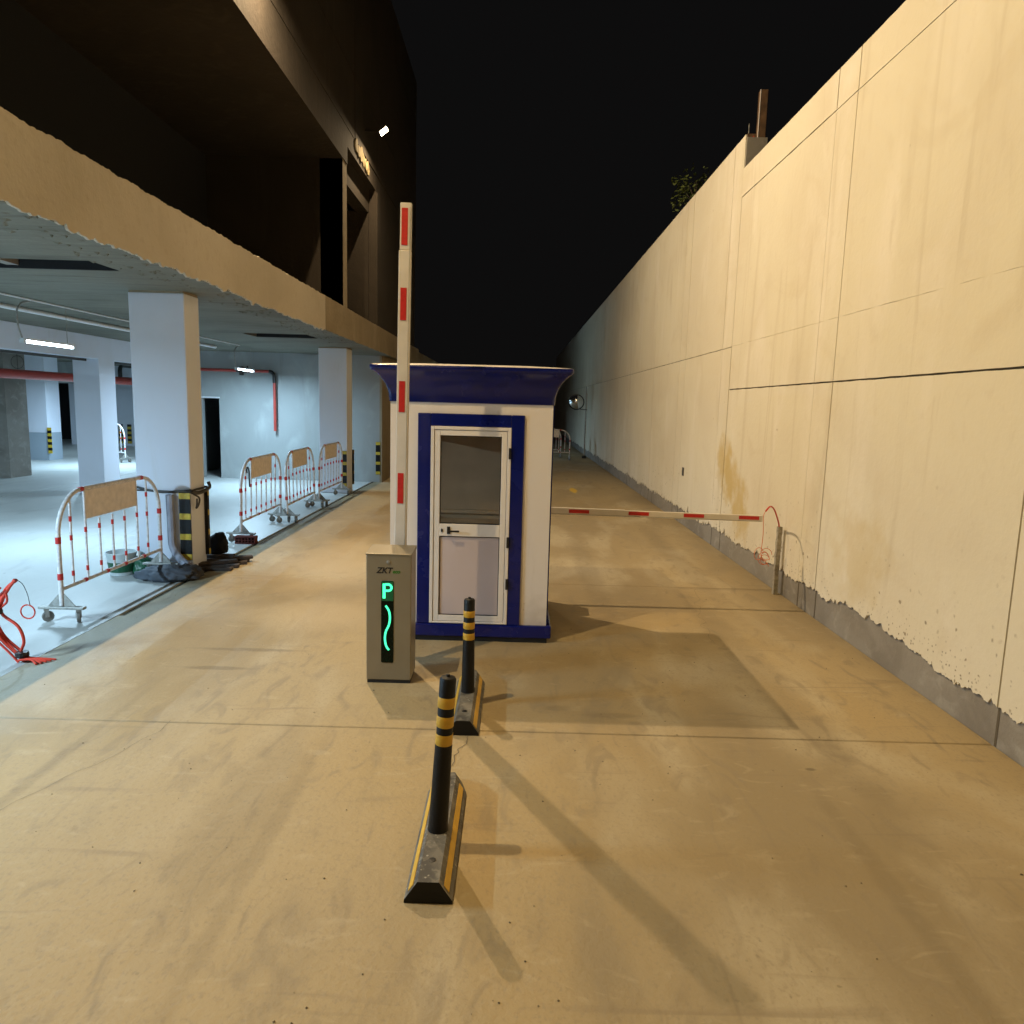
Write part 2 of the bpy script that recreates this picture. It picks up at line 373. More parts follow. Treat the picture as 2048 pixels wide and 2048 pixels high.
# ------------------------------------------------------------------ ground
g = MB().box((-90, -40, -.9), (90, 160, -.13)).build('ground', earth_mat); tag(g, kind='structure')
lane = empty('driveway', (0, 0, 0), kind='structure')
ys = [-8, -1.6, 4.555, 8.635, 14.2, 20.6, 27, 34, 42, 60]
for a, b in zip(ys[:-1], ys[1:]):
    mb = MB(); gap = .004
    x0, x1 = -3.715, 3.164
    mb.box((x0, a+gap, -.12), (x1, b-gap, rnd.uniform(-.002, .0005)))
    mb.build('slab', lane_mat, lane, bevel=.006, seg=1)
gf = empty('garage_floor', kind='structure')
for x0, x1 in ((-26, -10.415), (-10.385, -3.785)):
    for a, b in ((-8, 2.0), (2.008, 11.0), (11.008, 20.0), (20.008, 42)):
        MB().box((x0, a, -.12), (x1, b, rnd.uniform(-.003, 0))).build('slab', floor_mat, gf, bevel=.004, seg=1)
MB().box((-3.785, -8, -.10), (-3.715, 42, -.022)).build('expansion_joint', joint_dark, gf)
mb = MB(); y = -8.0
while y < 6.9:
    L_ = rnd.uniform(.25, .9); mb.box((-3.785, y, -.0219), (-3.715, min(6.9, y+L_-.004), rnd.uniform(-.009, -.002))); y += L_
mb.build('joint_dust', lane_mat, gf)['kind'] = 'stuff'
# crack in the lane between the two lane dividers: a thin sunken line
pts = []
mb = MB()
for i in range(40):
    y = 3.86+i*.0155; x = -.245-.11*(4.47-y)/.6+.035*fbm(y*6, 3)
    w = .0018+.0022*abs(fbm(y*9, 8)); pts.append((x, y, w))
for (x, y, w), (x2, y2, w2) in zip(pts[:-1], pts[1:]):
    mb.add([(x-w, y, .0012), (x+w, y, .0012), (x2+w2, y2, .0012), (x2-w2, y2, .0012)], [(0, 1, 2, 3)])
mb.build('crack', joint_dark, lane)
for (cx, cy, ang, ln, sd) in ((-2.2, 4.6, -110, 1.5, 12), (2.2, 8.6, -95, 2.2, 30), (-1.6, 8.7, 80, 2.4, 44)):
    mb = MB(); px_, py_, a_ = cx, cy, math.radians(ang); pp = []
    for q in range(int(ln/.02)):
        a2 = a_+.9*fbm(q*.11, sd); px_ += .02*math.cos(a2); py_ += .02*math.sin(a2); w_ = .0007+.0012*abs(fbm(q*.2, sd+3))
        pp.append((px_, py_, -math.sin(a2)*w_, math.cos(a2)*w_))
    for (x, y, u, v), (x2, y2, u2, v2) in zip(pp[:-1], pp[1:]):
        mb.add([(x-u, y-v, .0012), (x2-u2, y2-v2, .0012), (x2+u2, y2+v2, .0012), (x+u, y+v, .0012)], [(0, 1, 2, 3)])
    mb.build('crack', joint_dark, lane)
# grit scattered over the lane
mb = MB()
for i in range(240):
    x = rnd.uniform(-3.6, 3.05); y = 2.1+abs(rnd.gauss(0, 5.5)); r = rnd.uniform(.002, .0065)*(1 if rnd.random() < .95 else 1.5)
    if -1.3 < x < .5 and 6.2 < y < 7.8: continue
    vs = [Vector(v)*r*rnd.uniform(.7, 1.3) for v in ((1, 0, 0), (0, 1, 0), (-1, 0, 0), (0, -1, 0), (0, 0, .8))]
    mb.add([v+Vector((x, y, .0008)) for v in vs], [(0, 1, 4), (1, 2, 4), (2, 3, 4), (3, 0, 4)])
grit = mb.build('gravel', layered('grit', (.2, .16, .1), [((9, 9, 9), 3, .4, .6, (.08, .06, .04), .8, 0)]))
tag(grit, 'small grit and crumbs scattered over the sandy driveway', 'gravel', kind='stuff')
MB().box((3.46, -8, -.1), (70, 60, 5.15)).build('raised_ground', earth_mat)['kind'] = 'structure'

# ------------------------------------------------------------------ retaining wall (right)
rw = empty('retaining_wall', (3.3, 0, 0), label='tall cream concrete retaining wall along the right of the driveway', cat='wall')
def L(o, par):   # keep world coordinates under a placed parent
    o.matrix_parent_inverse = Matrix.Translation(-Vector(par.location)) if False else o.matrix_parent_inverse
    o.location = Vector(o.location)-Vector(par.location); return o
def ragged_panel(xf, thick, y0, y1, z0, z1, zfun=None, step=.03, side=1, wob=.003, seed=0):
    """upright panel, front at x=xf; side=1: front faces -X; zfun gives a broken lower edge"""
    mb = MB(); n = max(2, int((y1-y0)/step)); vs = []
    for i in range(n+1):
        y = y0+(y1-y0)*i/n
        zb = zfun(y) if zfun else z0+wob*fbm(y*5, seed)
        zt = z1+wob*fbm(y*4, seed+5)
        yy = y
        vs += [(xf, yy, zb), (xf, yy, zt), (xf+thick*side, yy, zb), (xf+thick*side, yy, zt)]
    fs = []
    for i in range(n):
        a = i*4; b = a+4
        q = [(a, a+1, b+1, b), (a, b, b+2, a+2), (a+1, a+3, b+3, b+1)]
        fs += q if side < 0 else [f[::-1] for f in q]
    e = [(0, 2, 3, 1)]; k = n*4; e2 = [(k, k+1, k+3, k+2)]
    fs += (e+e2)
    mb.add(vs, fs); return mb
XW = 3.15
back = MB(); back.box((3.166, -8, -.05), (3.45, 11.06, 5.50)); back.box((3.166, 11.063, -.05), (3.45, 60, 5.94))
L(back.build('wall_core', grey_conc, rw), rw)
mb = MB()
for q in (4.53, 7.46, 7.93, 11.08, 11.57, 14.05, 14.55, 16.73, 17.22, 20.1, 20.6, .55, 1.03, 4.05):
    mb.box((3.1635, q-.011, 0), (3.1658, q+.011, 5.49))
L(mb.build('joint_filler', joint_dark, rw), rw)['kind'] = 'stuff'
L(MB().box((3.1637, -8, 2.405), (3.1657, 11.05, 2.44)).build('joint_filler', joint_dark, rw), rw)
L(MB().box((3.1637, 11.07, 3.03), (3.1657, 40, 3.055)).build('joint_filler', joint_dark, rw), rw)
L(MB().box((3.1637, -8, 5.12), (3.1657, 11.05, 5.145)).build('joint_filler', joint_dark, rw), rw)
def dado(y):
    b = .27+.055*fbm(y*1.1, 2)+.05*fbm(y*6.5, 9)+.030*abs(fbm(y*19, 3, 0, 5))
    if 8.9 < y: b += .10*max(0, fbm(y*9, 4, 0, 3))*min(1, (y-8.9)/2)
    if y < 7: b += .05*max(0, 1-abs(y-6.2)/1.2)
    return max(.06, b)
pairs = [-2.9, -2.4, .55, 1.03, 4.05, 4.53, 7.46, 7.93, 11.08, 11.57, 14.05, 14.55, 16.73, 17.22, 20.1, 20.6, 23.4, 23.9, 26.9, 27.4, 30.5, 31.0, 34, 34.5, 38, 44, 52, 60]
yb = [-8]+pairs
for i in range(len(yb)-1):
    y0, y1 = yb[i]+.007, yb[i+1]-.007
    near = y1 <= 11.1
    rows = [(.3, 2.414, 1), (2.430, 3.047, 0), (3.0495, 5.124, 0), (5.137, 5.52, 0)] if near else [(.3, 3.036, 1), (3.047, 5.98, 0)]
    for j, (z0, z1, low) in enumerate(rows):
        dy = (.028 if j >= 2 and near else 0)*(-1)
        p = ragged_panel(XW+rnd.uniform(-.003, .002), .0145, y0+dy*0, y1+dy*0, z0, z1, dado if low else None, .010 if (low and y0 < 18) else (.03 if low and y0 < 30 else .12), 1, .004, i*3+j)
        L(p.build('wall_panel', wall_mat, rw), rw)
# electrical box hole and shallow chases
L(MB().box((3.138, 13.64, .90), (3.152, 13.76, 1.05)).build('socket_box', steel_d, rw), rw)

post = empty('cable_post', (3.09, 8.43, 0), label='rough grey cement covered conduit post standing against the cream wall', cat='post')
mb = MB(); vs = []; N = 26
prof = []
for i in range(N+1):
    z = .80*i/N; w = .027+.006*fbm(z*14, 1); d = .024+.005*fbm(z*14, 7); cx = .006*fbm(z*6, 3)
    prof.append([(cx-d, -w, z), (cx+d, -w, z), (cx+d, w, z), (cx-d, w, z)])
vs = [v for r_ in prof for v in r_]; fs = []
for i in range(N):
    for j in range(4): fs.append((i*4+j, i*4+(j+1) % 4, i*4+4+(j+1) % 4, i*4+4+j))
fs += [(0, 3, 2, 1), (N*4, N*4+1, N*4+2, N*4+3)]
mb.add(vs, fs).build('shaft', plain('cement_cover', (.36, .33, .27), .9, noise_amt=.4, scale=25, bump=.5), post)

# ------------------------------------------------------------------ building (left)
bd = empty('garage_building', (-3.5, 0, 0), label='concrete parking building with open lit ground floor left of the driveway', cat='building')
def P(mb, name, mat, par=bd, **k):
    o = mb.build(name, mat, par, **k); return L(o, par)
XF = -3.28
# fascia: rough core, smooth render in front with broken edges
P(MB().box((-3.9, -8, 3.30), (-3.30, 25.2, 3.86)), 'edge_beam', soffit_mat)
def fas_b(y): return 3.285+.034*fbm(y*2.3, 1)+.022*fbm(y*9, 4)+.04*max(0, fbm(y*19, 6, 0, 5)-.15)+(.05*max(0, fbm(y*1.7, 8)) if 6 < y < 9 else 0)
def fas_t(y): return 3.865+.016*fbm(y*3, 21)+.010*fbm(y*15, 14)
mb = MB(); n = 1400; vs = []; y0, y1 = -8, 12.9
for i in range(n+1):
    y = y0+(y1-y0)*i/n
    vs += [(XF, y, fas_b(y)), (XF, y, fas_t(y)), (-3.302, y, fas_b(y)), (-3.302, y, fas_t(y))]
fs = []
for i in range(n):
    a = i*4; b = a+4; fs += [(a, b, b+1, a+1), (a, a+2, b+2, b), (a+1, b+1, b+3, a+3)]
fs += [(n*4, n*4+2, n*4+3, n*4+1)]
P(mb.add(vs, fs), 'beam_render', beam_mat)
# ragged overhanging lip of render further on
mb = MB(); vs = []; n = 300
for i in range(n+1):
    y = 12.93+(25.2-12.93)*i/n; zb = 3.30+.02*fbm(y*3, 31); zt = 3.875+.012*fbm(y*8, 33)
    vs += [(-3.292, y, zb), (-3.292, y, zt), (-3.302, y, zb), (-3.302, y, zt)]
fs = []
for i in range(n):
    a = i*4; b = a+4; fs += [(a, b, b+1, a+1), (a, a+2, b+2, b), (a+1, b+1, b+3, a+3)]
P(mb.add(vs, fs), 'beam_coat', conc_dark)
# floor slab with open slots on its underside
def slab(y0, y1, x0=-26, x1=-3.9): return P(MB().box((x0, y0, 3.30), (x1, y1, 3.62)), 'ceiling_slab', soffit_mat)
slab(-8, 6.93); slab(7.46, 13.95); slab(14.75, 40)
P(MB().box((-26, 6.93, 3.44), (-3.9, 7.46, 3.62)), 'slot_infill', void_m)
P(MB().box((-26, 13.95, 3.42), (-5.1, 14.75, 3.62)).box((-5.1, 13.95, 3.44), (-3.9, 14.75, 3.62)), 'slot_infill', void_m)
P(MB().box((-26, 13.952, 3.30), (-5.1, 14.748, 3.42)), 'ceiling_strip', soffit_mat)
P(MB().box((-26, 7.44, 3.302), (-3.91, 7.458, 3.438)).box((-5.09, 14.73, 3.302), (-3.91, 14.748, 3.438)), 'slot_shade_sheet', void_m)  # black sheets paint shade onto the far faces of the slots
for x in (-5.0, -5.9, -6.6, -7.6, -8.3, -9.4): P(MB().box((x, 6.94, 3.33), (x+.12, 7.438, 3.439)), 'slot_web', grey_conc)
# mortar runs and torn edges hanging under the beam
mb = MB()
for i in range(260):
    y = rnd.uniform(3.5, 16); x = rnd.uniform(-3.90, -3.32); r = rnd.uniform(.008, .03); h = rnd.uniform(.005, .022)
    mb.add([(x-r, y-r*1.6, 3.3), (x+r, y-r, 3.3), (x+r*.8, y+r*1.5, 3.3), (x-r, y+r, 3.3), (x, y, 3.3-h)], [(0, 1, 4), (1, 2, 4), (2, 3, 4), (3, 0, 4)])
P(mb, 'mortar_drips', soffit_mat)['kind'] = 'stuff'

# upper walls are unrendered concrete; their night dimness is put into the colour
dim_conc = layered('dim_upper_concrete', (.046, .036, .027), [((.5, .5, .7), 6, .4, .66, (.035, .028, .02), .8, .8), ((3, 4, .5), 6, .52, .74, (.062, .048, .035), .5, .8)], rough=.95, bump=.5, bump_scale=12, bump_dist=.015)
# corner guards: rubber strip with reflective bands standing proud
def guard(par, x0, x1, y, z0=.15, z1=.97, leg=None, dirx=1):
    n = 7; hb = (z1-z0); fr = [.09, .19, .09, .19, .09, .19, .09]; sc = hb/sum(fr)
    mb = MB(); mb.box((x0, y-.012, z0), (x1, y, z1))
    if leg: mb.box(leg[0], leg[1])
    z = z0
    for k, f_ in enumerate(fr):
        if k % 2 == 0:
            mb.box((x0-.001, y-.015, z+.004), (x1+.001, y-.0122, z+f_*sc-.004), 1)
            if leg:
                a, b = leg; mb.box((a[0], a[1]+.002, z+.004) if dirx < 0 else (b[0]+.0003, a[1]+.001, z+.004), (a[0]-.003, b[1]-.002, z+f_*sc-.004) if dirx < 0 else (b[0]+.003, b[1]-.001, z+f_*sc-.004), 1)
        z += f_*sc
    o = mb.build('corner_guard', [rubber, yellow2], par)
    o.location = -Vector(bd.location)
    return o
def column(x0, x1, y0, y1, mat=white_mat, top=3.30, ragged=True):
    mb = MB(); n = 24
    # shaft with an uneven top edge of paint over the rough head
    mb.box((x0, y0, 0), (x1, y1, top-.022))
    o = P(mb, 'column', mat, bevel=.012)
    h = MB().box((x0+.008, y0+.008, top-.03), (x1-.008, y1-.008, top)).build('column_head', conc_dark, o)
    return o
c1 = column(-4.49, -3.845, 8.72, 9.12)
c2 = column(-4.48, -3.84, 16.95, 17.5)
c0 = column(-4.49, -3.845, .4, .8)
for c, y, ye in ((c1, 8.72, 9.12), (c2, 16.95, 17.5)):
    g1 = guard(c, -3.985, -3.85, y); g1.location = (0, 0, 0)
    g2 = MB(); n = 7
    z = .15; fr = [.09, .19, .09, .19, .09, .19, .09]; sc = .82/sum(fr)
    g2.box((-3.843, ye-.035, .15), (-3.80, ye+.012, .97))
    for k, f_ in enumerate(fr):
        if k % 2 == 0: g2.box((-3.7998, ye-.034, z+.004), (-3.797, ye+.011, z+f_*sc-.004), 1)
        z += f_*sc
    g2 = g2.build('corner_guard', [rubber, yellow2], c)
# fix: columns carry world coordinates through the building offset, so guards share it
# back wall of the near bay with its dark doorway
YB = 19.5
mb = MB(); mb.box((-8.75, YB, 0), (-8.24, YB+.22, 3.30)); mb.box((-8.24, YB, 2.09), (-7.765, YB+.22, 3.30)); mb.box((-7.765, YB, 0), (-3.56, YB+.22, 3.30))
P(mb, 'back_wall', gwall_mat)
P(MB().box((-9.0, YB+.221, 0), (-8.9, 28.5, 3.298)), 'side_wall', gwall_mat)  # unseen wall added to keep tube light from behind the doorway
P(MB().box((-8.30, YB-.02, 2.09), (-7.75, YB-.002, 2.13)), 'door_lintel', conduit_w)
mb = MB().box((-5.60, YB-.012, 0.0), (-5.10, YB-.002, 3.29)); P(mb, 'wall_band', gwall_mat)
mb = MB().box((-5.52, YB-.026, 2.55), (-5.14, YB-.0125, 3.36-.1)); P(mb, 'patch_panel', gwall_mat)
g3 = guard(bd, -3.66, -3.545, YB, .2, 1.06)
# outer wall beyond the bay, up to the next opening
P(MB().box((-3.80, YB+.222, 0), (-3.50, 28.5, 3.299)), 'outer_wall', conc_dark)
P(MB().box((-3.56, YB+.001, 0), (-3.50, YB+.221, 3.299)), 'outer_wall', conc_dark)
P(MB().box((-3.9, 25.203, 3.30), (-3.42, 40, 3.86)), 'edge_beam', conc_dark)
P(MB().box((-3.80, 37.5, 0), (-3.50, 40, 3.299)), 'outer_wall', conc_dark)
P(MB().box((-12, 28.5, 0), (-3.81, 28.7, 3.299)), 'back_wall', gwall_mat)
# white frame wall parallel to the lane: piers and header
P(MB().box((-9.05, -8, 2.84), (-8.75, YB-.002, 3.299)), 'header_beam', white_mat)
P(MB().box((-9.30, 15.68, 0), (-8.748, 16.30, 3.297)), 'pier', white_mat, bevel=.008)
P(MB().box((-9.30, 3.0, 0), (-8.748, 3.6, 3.297)), 'pier', white_mat, bevel=.008)
P(MB().box((-9.07, 9, 2.79), (-9.0, YB, 2.838)), 'cable_tray', steel_d)
# deeper columns
def column_b(x0, x1, y0, y1):
    o = P(MB().box((x0, y0, .87), (x1, y1, 3.297)), 'column', white_mat)
    MB().box((x0-.004, y0-.004, 0), (x1+.004, y1+.004, .868)).build('painted_dado', bluegrey_mat, o)
    return o
c4 = column_b(-15.65, -14.72, 23.3, 24.0)
mb = MB(); z = .22
for k in range(9):
    mb.box((-14.72, 23.27, z), (-14.60, 23.295, z+.09), k % 2); z += .0901
mb.build('corner_guard', [yellow2, rubber], c4)
MB().box((-15.95, 23.285, .90), (-15.62, 23.294, 1.06)).build('floor_sign', green_pl, c4)
P(MB().box((-13.15, 18.1, 0), (-12.42, 18.9, 3.297)), 'column', grey_conc)
P(MB().box((-18.6, 31.0, 0), (-15.9, 31.25, 3.297)), 'back_wall', white_mat)
for x in (-16.58, -16.22):
    mb = MB(); z = .1
    for k in range(8): mb.box((x, 30.96, z), (x+.16, 30.99, z+.10), k % 2); z += .1001
    P(mb, 'corner_guard', [yellow2, rubber])
P(MB().box((-26.2, -8, 0), (-26.0, 40, 3.297)), 'back_wall', gwall_mat)
P(MB().box((-26, 34.5, 0), (-18.6, 34.7, 3.297)), 'back_wall', void_m)
P(MB().box((-15.8, 36, 0), (-4, 36.2, 3.297)), 'back_wall', gwall_mat)
P(MB().box((-26, -8.2, 0), (-3.8, -8.0, 3.297)), 'back_wall', gwall_mat)
P(MB().box((-22.0, 28.5, 2.5), (-16, 28.8, 3.297)), 'header_beam', gwall_mat)

# upper storey: recessed dark bays, slim column, stepped beams and solid wall beyond
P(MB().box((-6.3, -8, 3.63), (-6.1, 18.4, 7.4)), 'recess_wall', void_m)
P(MB().box((-6.1, 15.0, 3.86), (-3.46, 15.32, 6.72)), 'partition_wall', dim_conc)
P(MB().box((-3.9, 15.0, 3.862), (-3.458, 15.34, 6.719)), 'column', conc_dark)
P(MB().box((-3.9, 4.6, 3.862), (-3.458, 4.95, 6.719)), 'column', dim_conc)
P(MB().box((-6.1, -8, 6.72), (-3.44, 15.34, 7.4)), 'edge_beam', dim_conc)
P(MB().box((-6.1, 15.342, 7.05), (-3.442, 18.28, 7.4)), 'edge_beam', dim_conc)
P(MB().box((-3.9, 15.342, 6.52), (-3.60, 18.28, 7.048)), 'hanging_beam', dim_conc)
P(MB().box((-6.1, 18.2, 3.862), (-3.60, 18.42, 6.55)), 'partition_wall', dim_conc)
P(MB().box((-3.9, 18.282, 3.862), (-3.44, 25.2, 7.4)), 'solid_wall', dim_conc)
P(MB().box((-3.442, 18.3, 3.862), (-3.40, 18.62, 7.0)), 'pilaster', dim_conc)
# upper wall in cast lifts
zz = [7.402, 8.6, 9.8, 11.0, 12.2]; yy = [-8, -2, 4, 10, 16, 21, 25.2]
for z0, z1 in zip(zz[:-1], zz[1:]):
    for y0, y1 in zip(yy[:-1], yy[1:]):
        P(MB().box((-3.72, y0+.006, z0+.006), (-3.43+rnd.uniform(-.008, .006), y1-.006, z1-.006)), 'wall_panel', dim_conc)
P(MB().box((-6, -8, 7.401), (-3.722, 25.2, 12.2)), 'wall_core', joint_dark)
# torn patch of bright mortar near the lamp
mb = MB()
for k in range(6):
    y = 16.1+k*.24; zc = 7.44-k*.02; vs = []; n = 9
    for j in range(n):
        a = 2*math.pi*j/n; r = rnd.uniform(.55, 1.1); vs.append((-3.405-rnd.uniform(0, .02), y+.16*r*math.cos(a), zc+.17*r*math.sin(a)-.12))
    base = [(-3.44, v[1], v[2]) for v in vs]
    mb.add(vs+base, [tuple(range(n))]+[(j, j+n, (j+1) % n+n, (j+1) % n) for j in range(n)])
P(mb, 'mortar_patch', layered('pale_mortar', (.24, .19, .10), [((5, 9, 9), 6, .45, .62, (.2, .14, .06), .8, 1)], rough=.9, bump=.6))

# ------------------------------------------------------------------ floodlights on the building
def floodlight(y, z, label, power, x=-3.02, tilt=52, col=WARM):
    e = empty('floodlight', (x, y, z), label=label, cat='floodlight', group='floodlights along the building wall')
    a = math.radians(tilt)
    M = Matrix.Rotation(-a, 4, 'Y')    # face normal (local +X) dips by tilt
    M = Matrix.Rotation(a, 4, 'Y')
    mb = MB().obox(M, (-.07, -.13, -.10), (0, .13, .10)); mb.build('housing', steel_d, e, bevel=.008)
    MB().obox(M, (.0005, -.12, -.09), (.004, .12, .09)).build('lens', lamp_lit, e)
    mb = MB(); mb.box((-.42, -.02, -.02), (-.05, .02, .02)); mb.box((-.425, -.06, -.08), (-.41, .06, .08)); mb.build('bracket', steel_d, e)
    ld = bpy.data.lights.new('flood_beam', 'AREA'); ld.shape = 'RECTANGLE'; ld.size = .09; ld.size_y = .07
    ld.energy = power; ld.color = col; ld.spread = math.pi
    lo = bpy.data.objects.new('flood_beam', ld); C.objects.link(lo); lo.parent = e
    d = (M.to_3x3() @ Vector((1, 0, 0))).normalized()
    lo.location = d*.012; lo.rotation_euler = d.to_track_quat('-Z', 'Y').to_euler()
    return e
floodlight(3.25, 8.0, 'floodlight on the building wall above the near bollard, out of the picture', FLOOD_W*.95, col=(1.0, .725, .35))
floodlight(9.85, 8.05, 'floodlight on the building wall above the booth, just over the picture', FLOOD_W*1.5)
floodlight(17.0, 7.92, 'bright floodlight high on the building wall at the top of the picture', FLOOD_W*.5)
floodlight(-3.4, 8.0, 'floodlight on the building wall behind the viewer', FLOOD_W*.34, col=AMBER)

# ------------------------------------------------------------------ garage tube lights
def tube_light(x, y0, y1, z, label, power=TUBE_W, wires=True):
    e = empty('tube_light', (x, (y0+y1)/2, z), label=label, cat='tube light', group='hanging tube lights in the garage')
    h = (y1-y0)/2
    MB().box((-.045, -h, .028), (.045, h, .055)).build('housing', conduit_w, e)
    MB().tube([(0, -h+.02, .012), (0, h-.02, .012)], .019, 10).build('lamp_tube', tube_lit, e)
    MB().box((-.03, -h-.05, -.012), (.03, -h, .05)).build('end_cap', conduit_w, e); MB().box((-.03, h, -.012), (.03, h+.03, .05)).build('end_cap', conduit_w, e)
    if wires:
        zt = 3.295-z
        MB().tube([(0, h-.1, .05), (0, h-.1, zt)], .004, 6).build('hanging_rod', galv, e)
        pts = [(0, -h-.03, .04), (.0, -h-.09, .18), (0, -h-.11, .36), (0, -h-.02, zt-.06), (0, -h+.16, zt-.01)]
        sm = []
        for i in range(len(pts)-1):
            for k in range(4):
                t_ = k/4; p0 = Vector(pts[max(i-1, 0)]); p1 = Vector(pts[i]); p2 = Vector(pts[i+1]); p3 = Vector(pts[min(i+2, len(pts)-1)])
                sm.append(.5*((2*p1)+(p2-p0)*t_+(2*p0-5*p1+4*p2-p3)*t_*t_+(3*p1-p0-3*p2+p3)*t_**3))
        sm.append(Vector(pts[-1])); MB().tube(sm, .011, 8).build('feed_conduit', galv, e)
    ld = bpy.data.lights.new('tube_glow', 'AREA'); ld.shape = 'RECTANGLE'; ld.size = .04; ld.size_y = y1-y0; ld.energy = power; ld.color = COOL; ld.spread = math.pi
    lo = bpy.data.objects.new('tube_glow', ld); C.objects.link(lo); lo.parent = e; lo.location = (0, 0, -.012)
    return e
tube_light(-6.4, 9.76, 10.8, 2.75, 'lit white tube light hanging left of the near white column')
tube_light(-6.38, 17.08, 18.12, 2.75, 'lit white tube light hanging before the grey back wall')
tube_light(-6.4, 2.9, 3.95, 2.75, 'lit white tube light hanging left of the picture near the viewer', TUBE_W*3.4)
tube_light(-12.35, 21.4, 22.4, 2.44, 'small bright tube light left of the white pier under the red pipe', TUBE_W*.9, False)
tube_light(-11.15, 21.9, 22.9, 2.44, 'small bright tube light between white pier and near column', TUBE_W*.6, False)
tube_light(-14.2, 12.0, 13.2, 2.75, 'lit tube light deep in the garage beyond the left edge', TUBE_W*1.1, False)
tube_light(-18.5, 24.5, 25.5, 2.75, 'lit tube light deep in the garage behind the two tone column', TUBE_W*.8, False)
tube_light(-6.4, 32.2, 33.2, 2.75, 'lit tube light in the far garage opening behind the booth', TUBE_W*4)

def conduit(x, y0, y1, z, r, label):
    e = MB().tube([(0, 0, 0), (0, (y1-y0)*.5, -.006), (0, y1-y0, 0)], r, 8).build('conduit', conduit_w)
    e.location = (x, y0, z); tag(e, label, 'conduit', 'conduits fixed under the garage ceiling')
    return e
conduit(-6.98, -2, 17.4, 3.262, .032, 'thick white conduit running along under the garage ceiling')
conduit(-6.27, -2, 17.0, 3.285, .011, 'thin white conduit beside the thick one under the ceiling')

# fire pipes
fp = empty('fire_pipe', (-7, YB-.12, 2.82), label='slim red fire pipe along the grey back wall turning down', cat='pipe')
MB().tube([(-1.75, 0, 0), (.60, 0, -.01)], .038, 12).build('pipe_run', pipe_red, fp)
MB().tube([(.60, 0, -.01)]+[(.60+.13*math.sin(a), 0, -.14+.13*math.cos(a)) for a in [math.radians(q) for q in (0, 30, 60, 90)]]+[(.73, 0, -.30)], .048, 12).build('elbow', black_p, fp)
MB().tube([(.73, 0, -.30), (.73, 0, -1.54)], .038, 12).build('pipe_drop', pipe_red, fp)
MB().tube([(-.12, 0, .10), (-.12, 0, -.12)], .055, 12).tube([(-.24, 0, 0), (0, 0, 0)], .05, 12).tube([(.04, 0, .02), (.04, 0, .12)], .02, 8).build('valve', steel_d, fp)
fp2 = empty('fire_pipe', (-11, 18, 2.5), label='thick red fire main crossing behind the white frame wall', cat='pipe')
MB().tube([(-.1, -8, -.0), (0, 6.5, 0)], .105, 16).build('pipe_run', pipe_red, fp2)
MB().tube([(.02, 2.72, .10), (.02, 2.72, .24)]+[(.02, 2.72+.14-.14*math.cos(a), .28+.14*math.sin(a)) for a in [math.radians(q) for q in (0, 30, 60, 90)]]+[(.02, 4.4, .42)], .055, 12).build('branch', black_p, fp2)
MB().tube([(0, -1.5, .1), (.0, -1.5, .5)], .006, 6).tube(arc((0, -1.5, .26), .14, 0, 360, 20, 'xz'), .006, 6).build('pipe_hanger', steel_d, fp2)

# ------------------------------------------------------------------ guard booth
BX0, BX1, BY0, BY1 = -1.075, .325, 6.40, 7.56
bo = empty('guard_booth', ((BX0+BX1)/2, (BY0+BY1)/2, 0), label='white guard booth with navy blue flared cornice and blue door surround', cat='booth')
def Q(mb, name, mat, **k): return L(mb.build(name, mat, bo, **k), bo)
# plinth
mb = MB().box((BX0-.035, BY0-.035, .045), (BX1+.045, BY1+.035, .158)); Q(mb, 'plinth', booth_blue, bevel=.012)
mb = MB().box((BX0-.01, BY0-.01, 0.0), (BX1+.01, BY1+.01, .045)); Q(mb, 'plinth_skirt', cab_base)
# front wall with its door hole, side walls with window holes
T = .05
def wall_hole(a0, a1, z0, z1, h0, h1, k0, k1, mk):
    mk(a0, h0, z0, z1); mk(h1, a1, z0, z1); mk(h0, h1, z0, k0) if k0 > z0 else None; mk(h0, h1, k1, z1)
fr_ = MB(); wall_hole(BX0, BX1, .158, 2.13, -.70, -.05, .158, 1.90, lambda a, b, c, d: fr_.box((a, BY0, c), (b, BY0+T, d)))
bk = MB(); wall_hole(BX0, BX1, .158, 2.13, -.85, .10, 1.05, 1.80, lambda a, b, c, d: bk.box((a, BY1-T, c), (b, BY1, d)))
bk.box((-.85, BY1-T, 1.05), (.10, BY1, 1.80))
ls = MB(); wall_hole(BY0+T, BY1-T, .158, 2.13, BY0+.25, BY1-.25, 1.05, 1.80, lambda a, b, c, d: ls.box((BX0, a, c), (BX0+T, b, d)))
rs = MB(); wall_hole(BY0+T, BY1-T, .158, 2.13, BY0+.25, BY1-.25, 1.05, 1.80, lambda a, b, c, d: rs.box((BX1-T, a, c), (BX1, b, d)))
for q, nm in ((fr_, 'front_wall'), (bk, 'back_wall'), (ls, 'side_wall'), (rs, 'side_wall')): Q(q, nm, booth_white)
Q(MB().box((BX0+T+.001, BY1-T-.012, .17), (BX1-T-.001, BY1-T-.001, 1.03)).box((BX0+T+.001, BY1-T-.06, 1.0), (BX1-T-.001, BY1-T-.013, 1.035)), 'desk_back', booth_in)
Q(MB().box((BX0+T+.002, BY1-.50, .92), (BX1-T-.002, BY1-T-.062, .95)), 'desk', booth_in)
Q(MB().box((BX0+.02, BY0+.02, 2.08), (BX1-.02, BY1-.02, 2.125)), 'inner_ceiling', booth_in)
for y0_, y1_, x_ in ((BY0+.25, BY1-.25, BX0+.02), (BY0+.25, BY1-.25, BX1-.03)):
    w = Q(MB().box((x_, y0_, 1.05), (x_+.008, y1_, 1.80)), 'window_pane', glass)
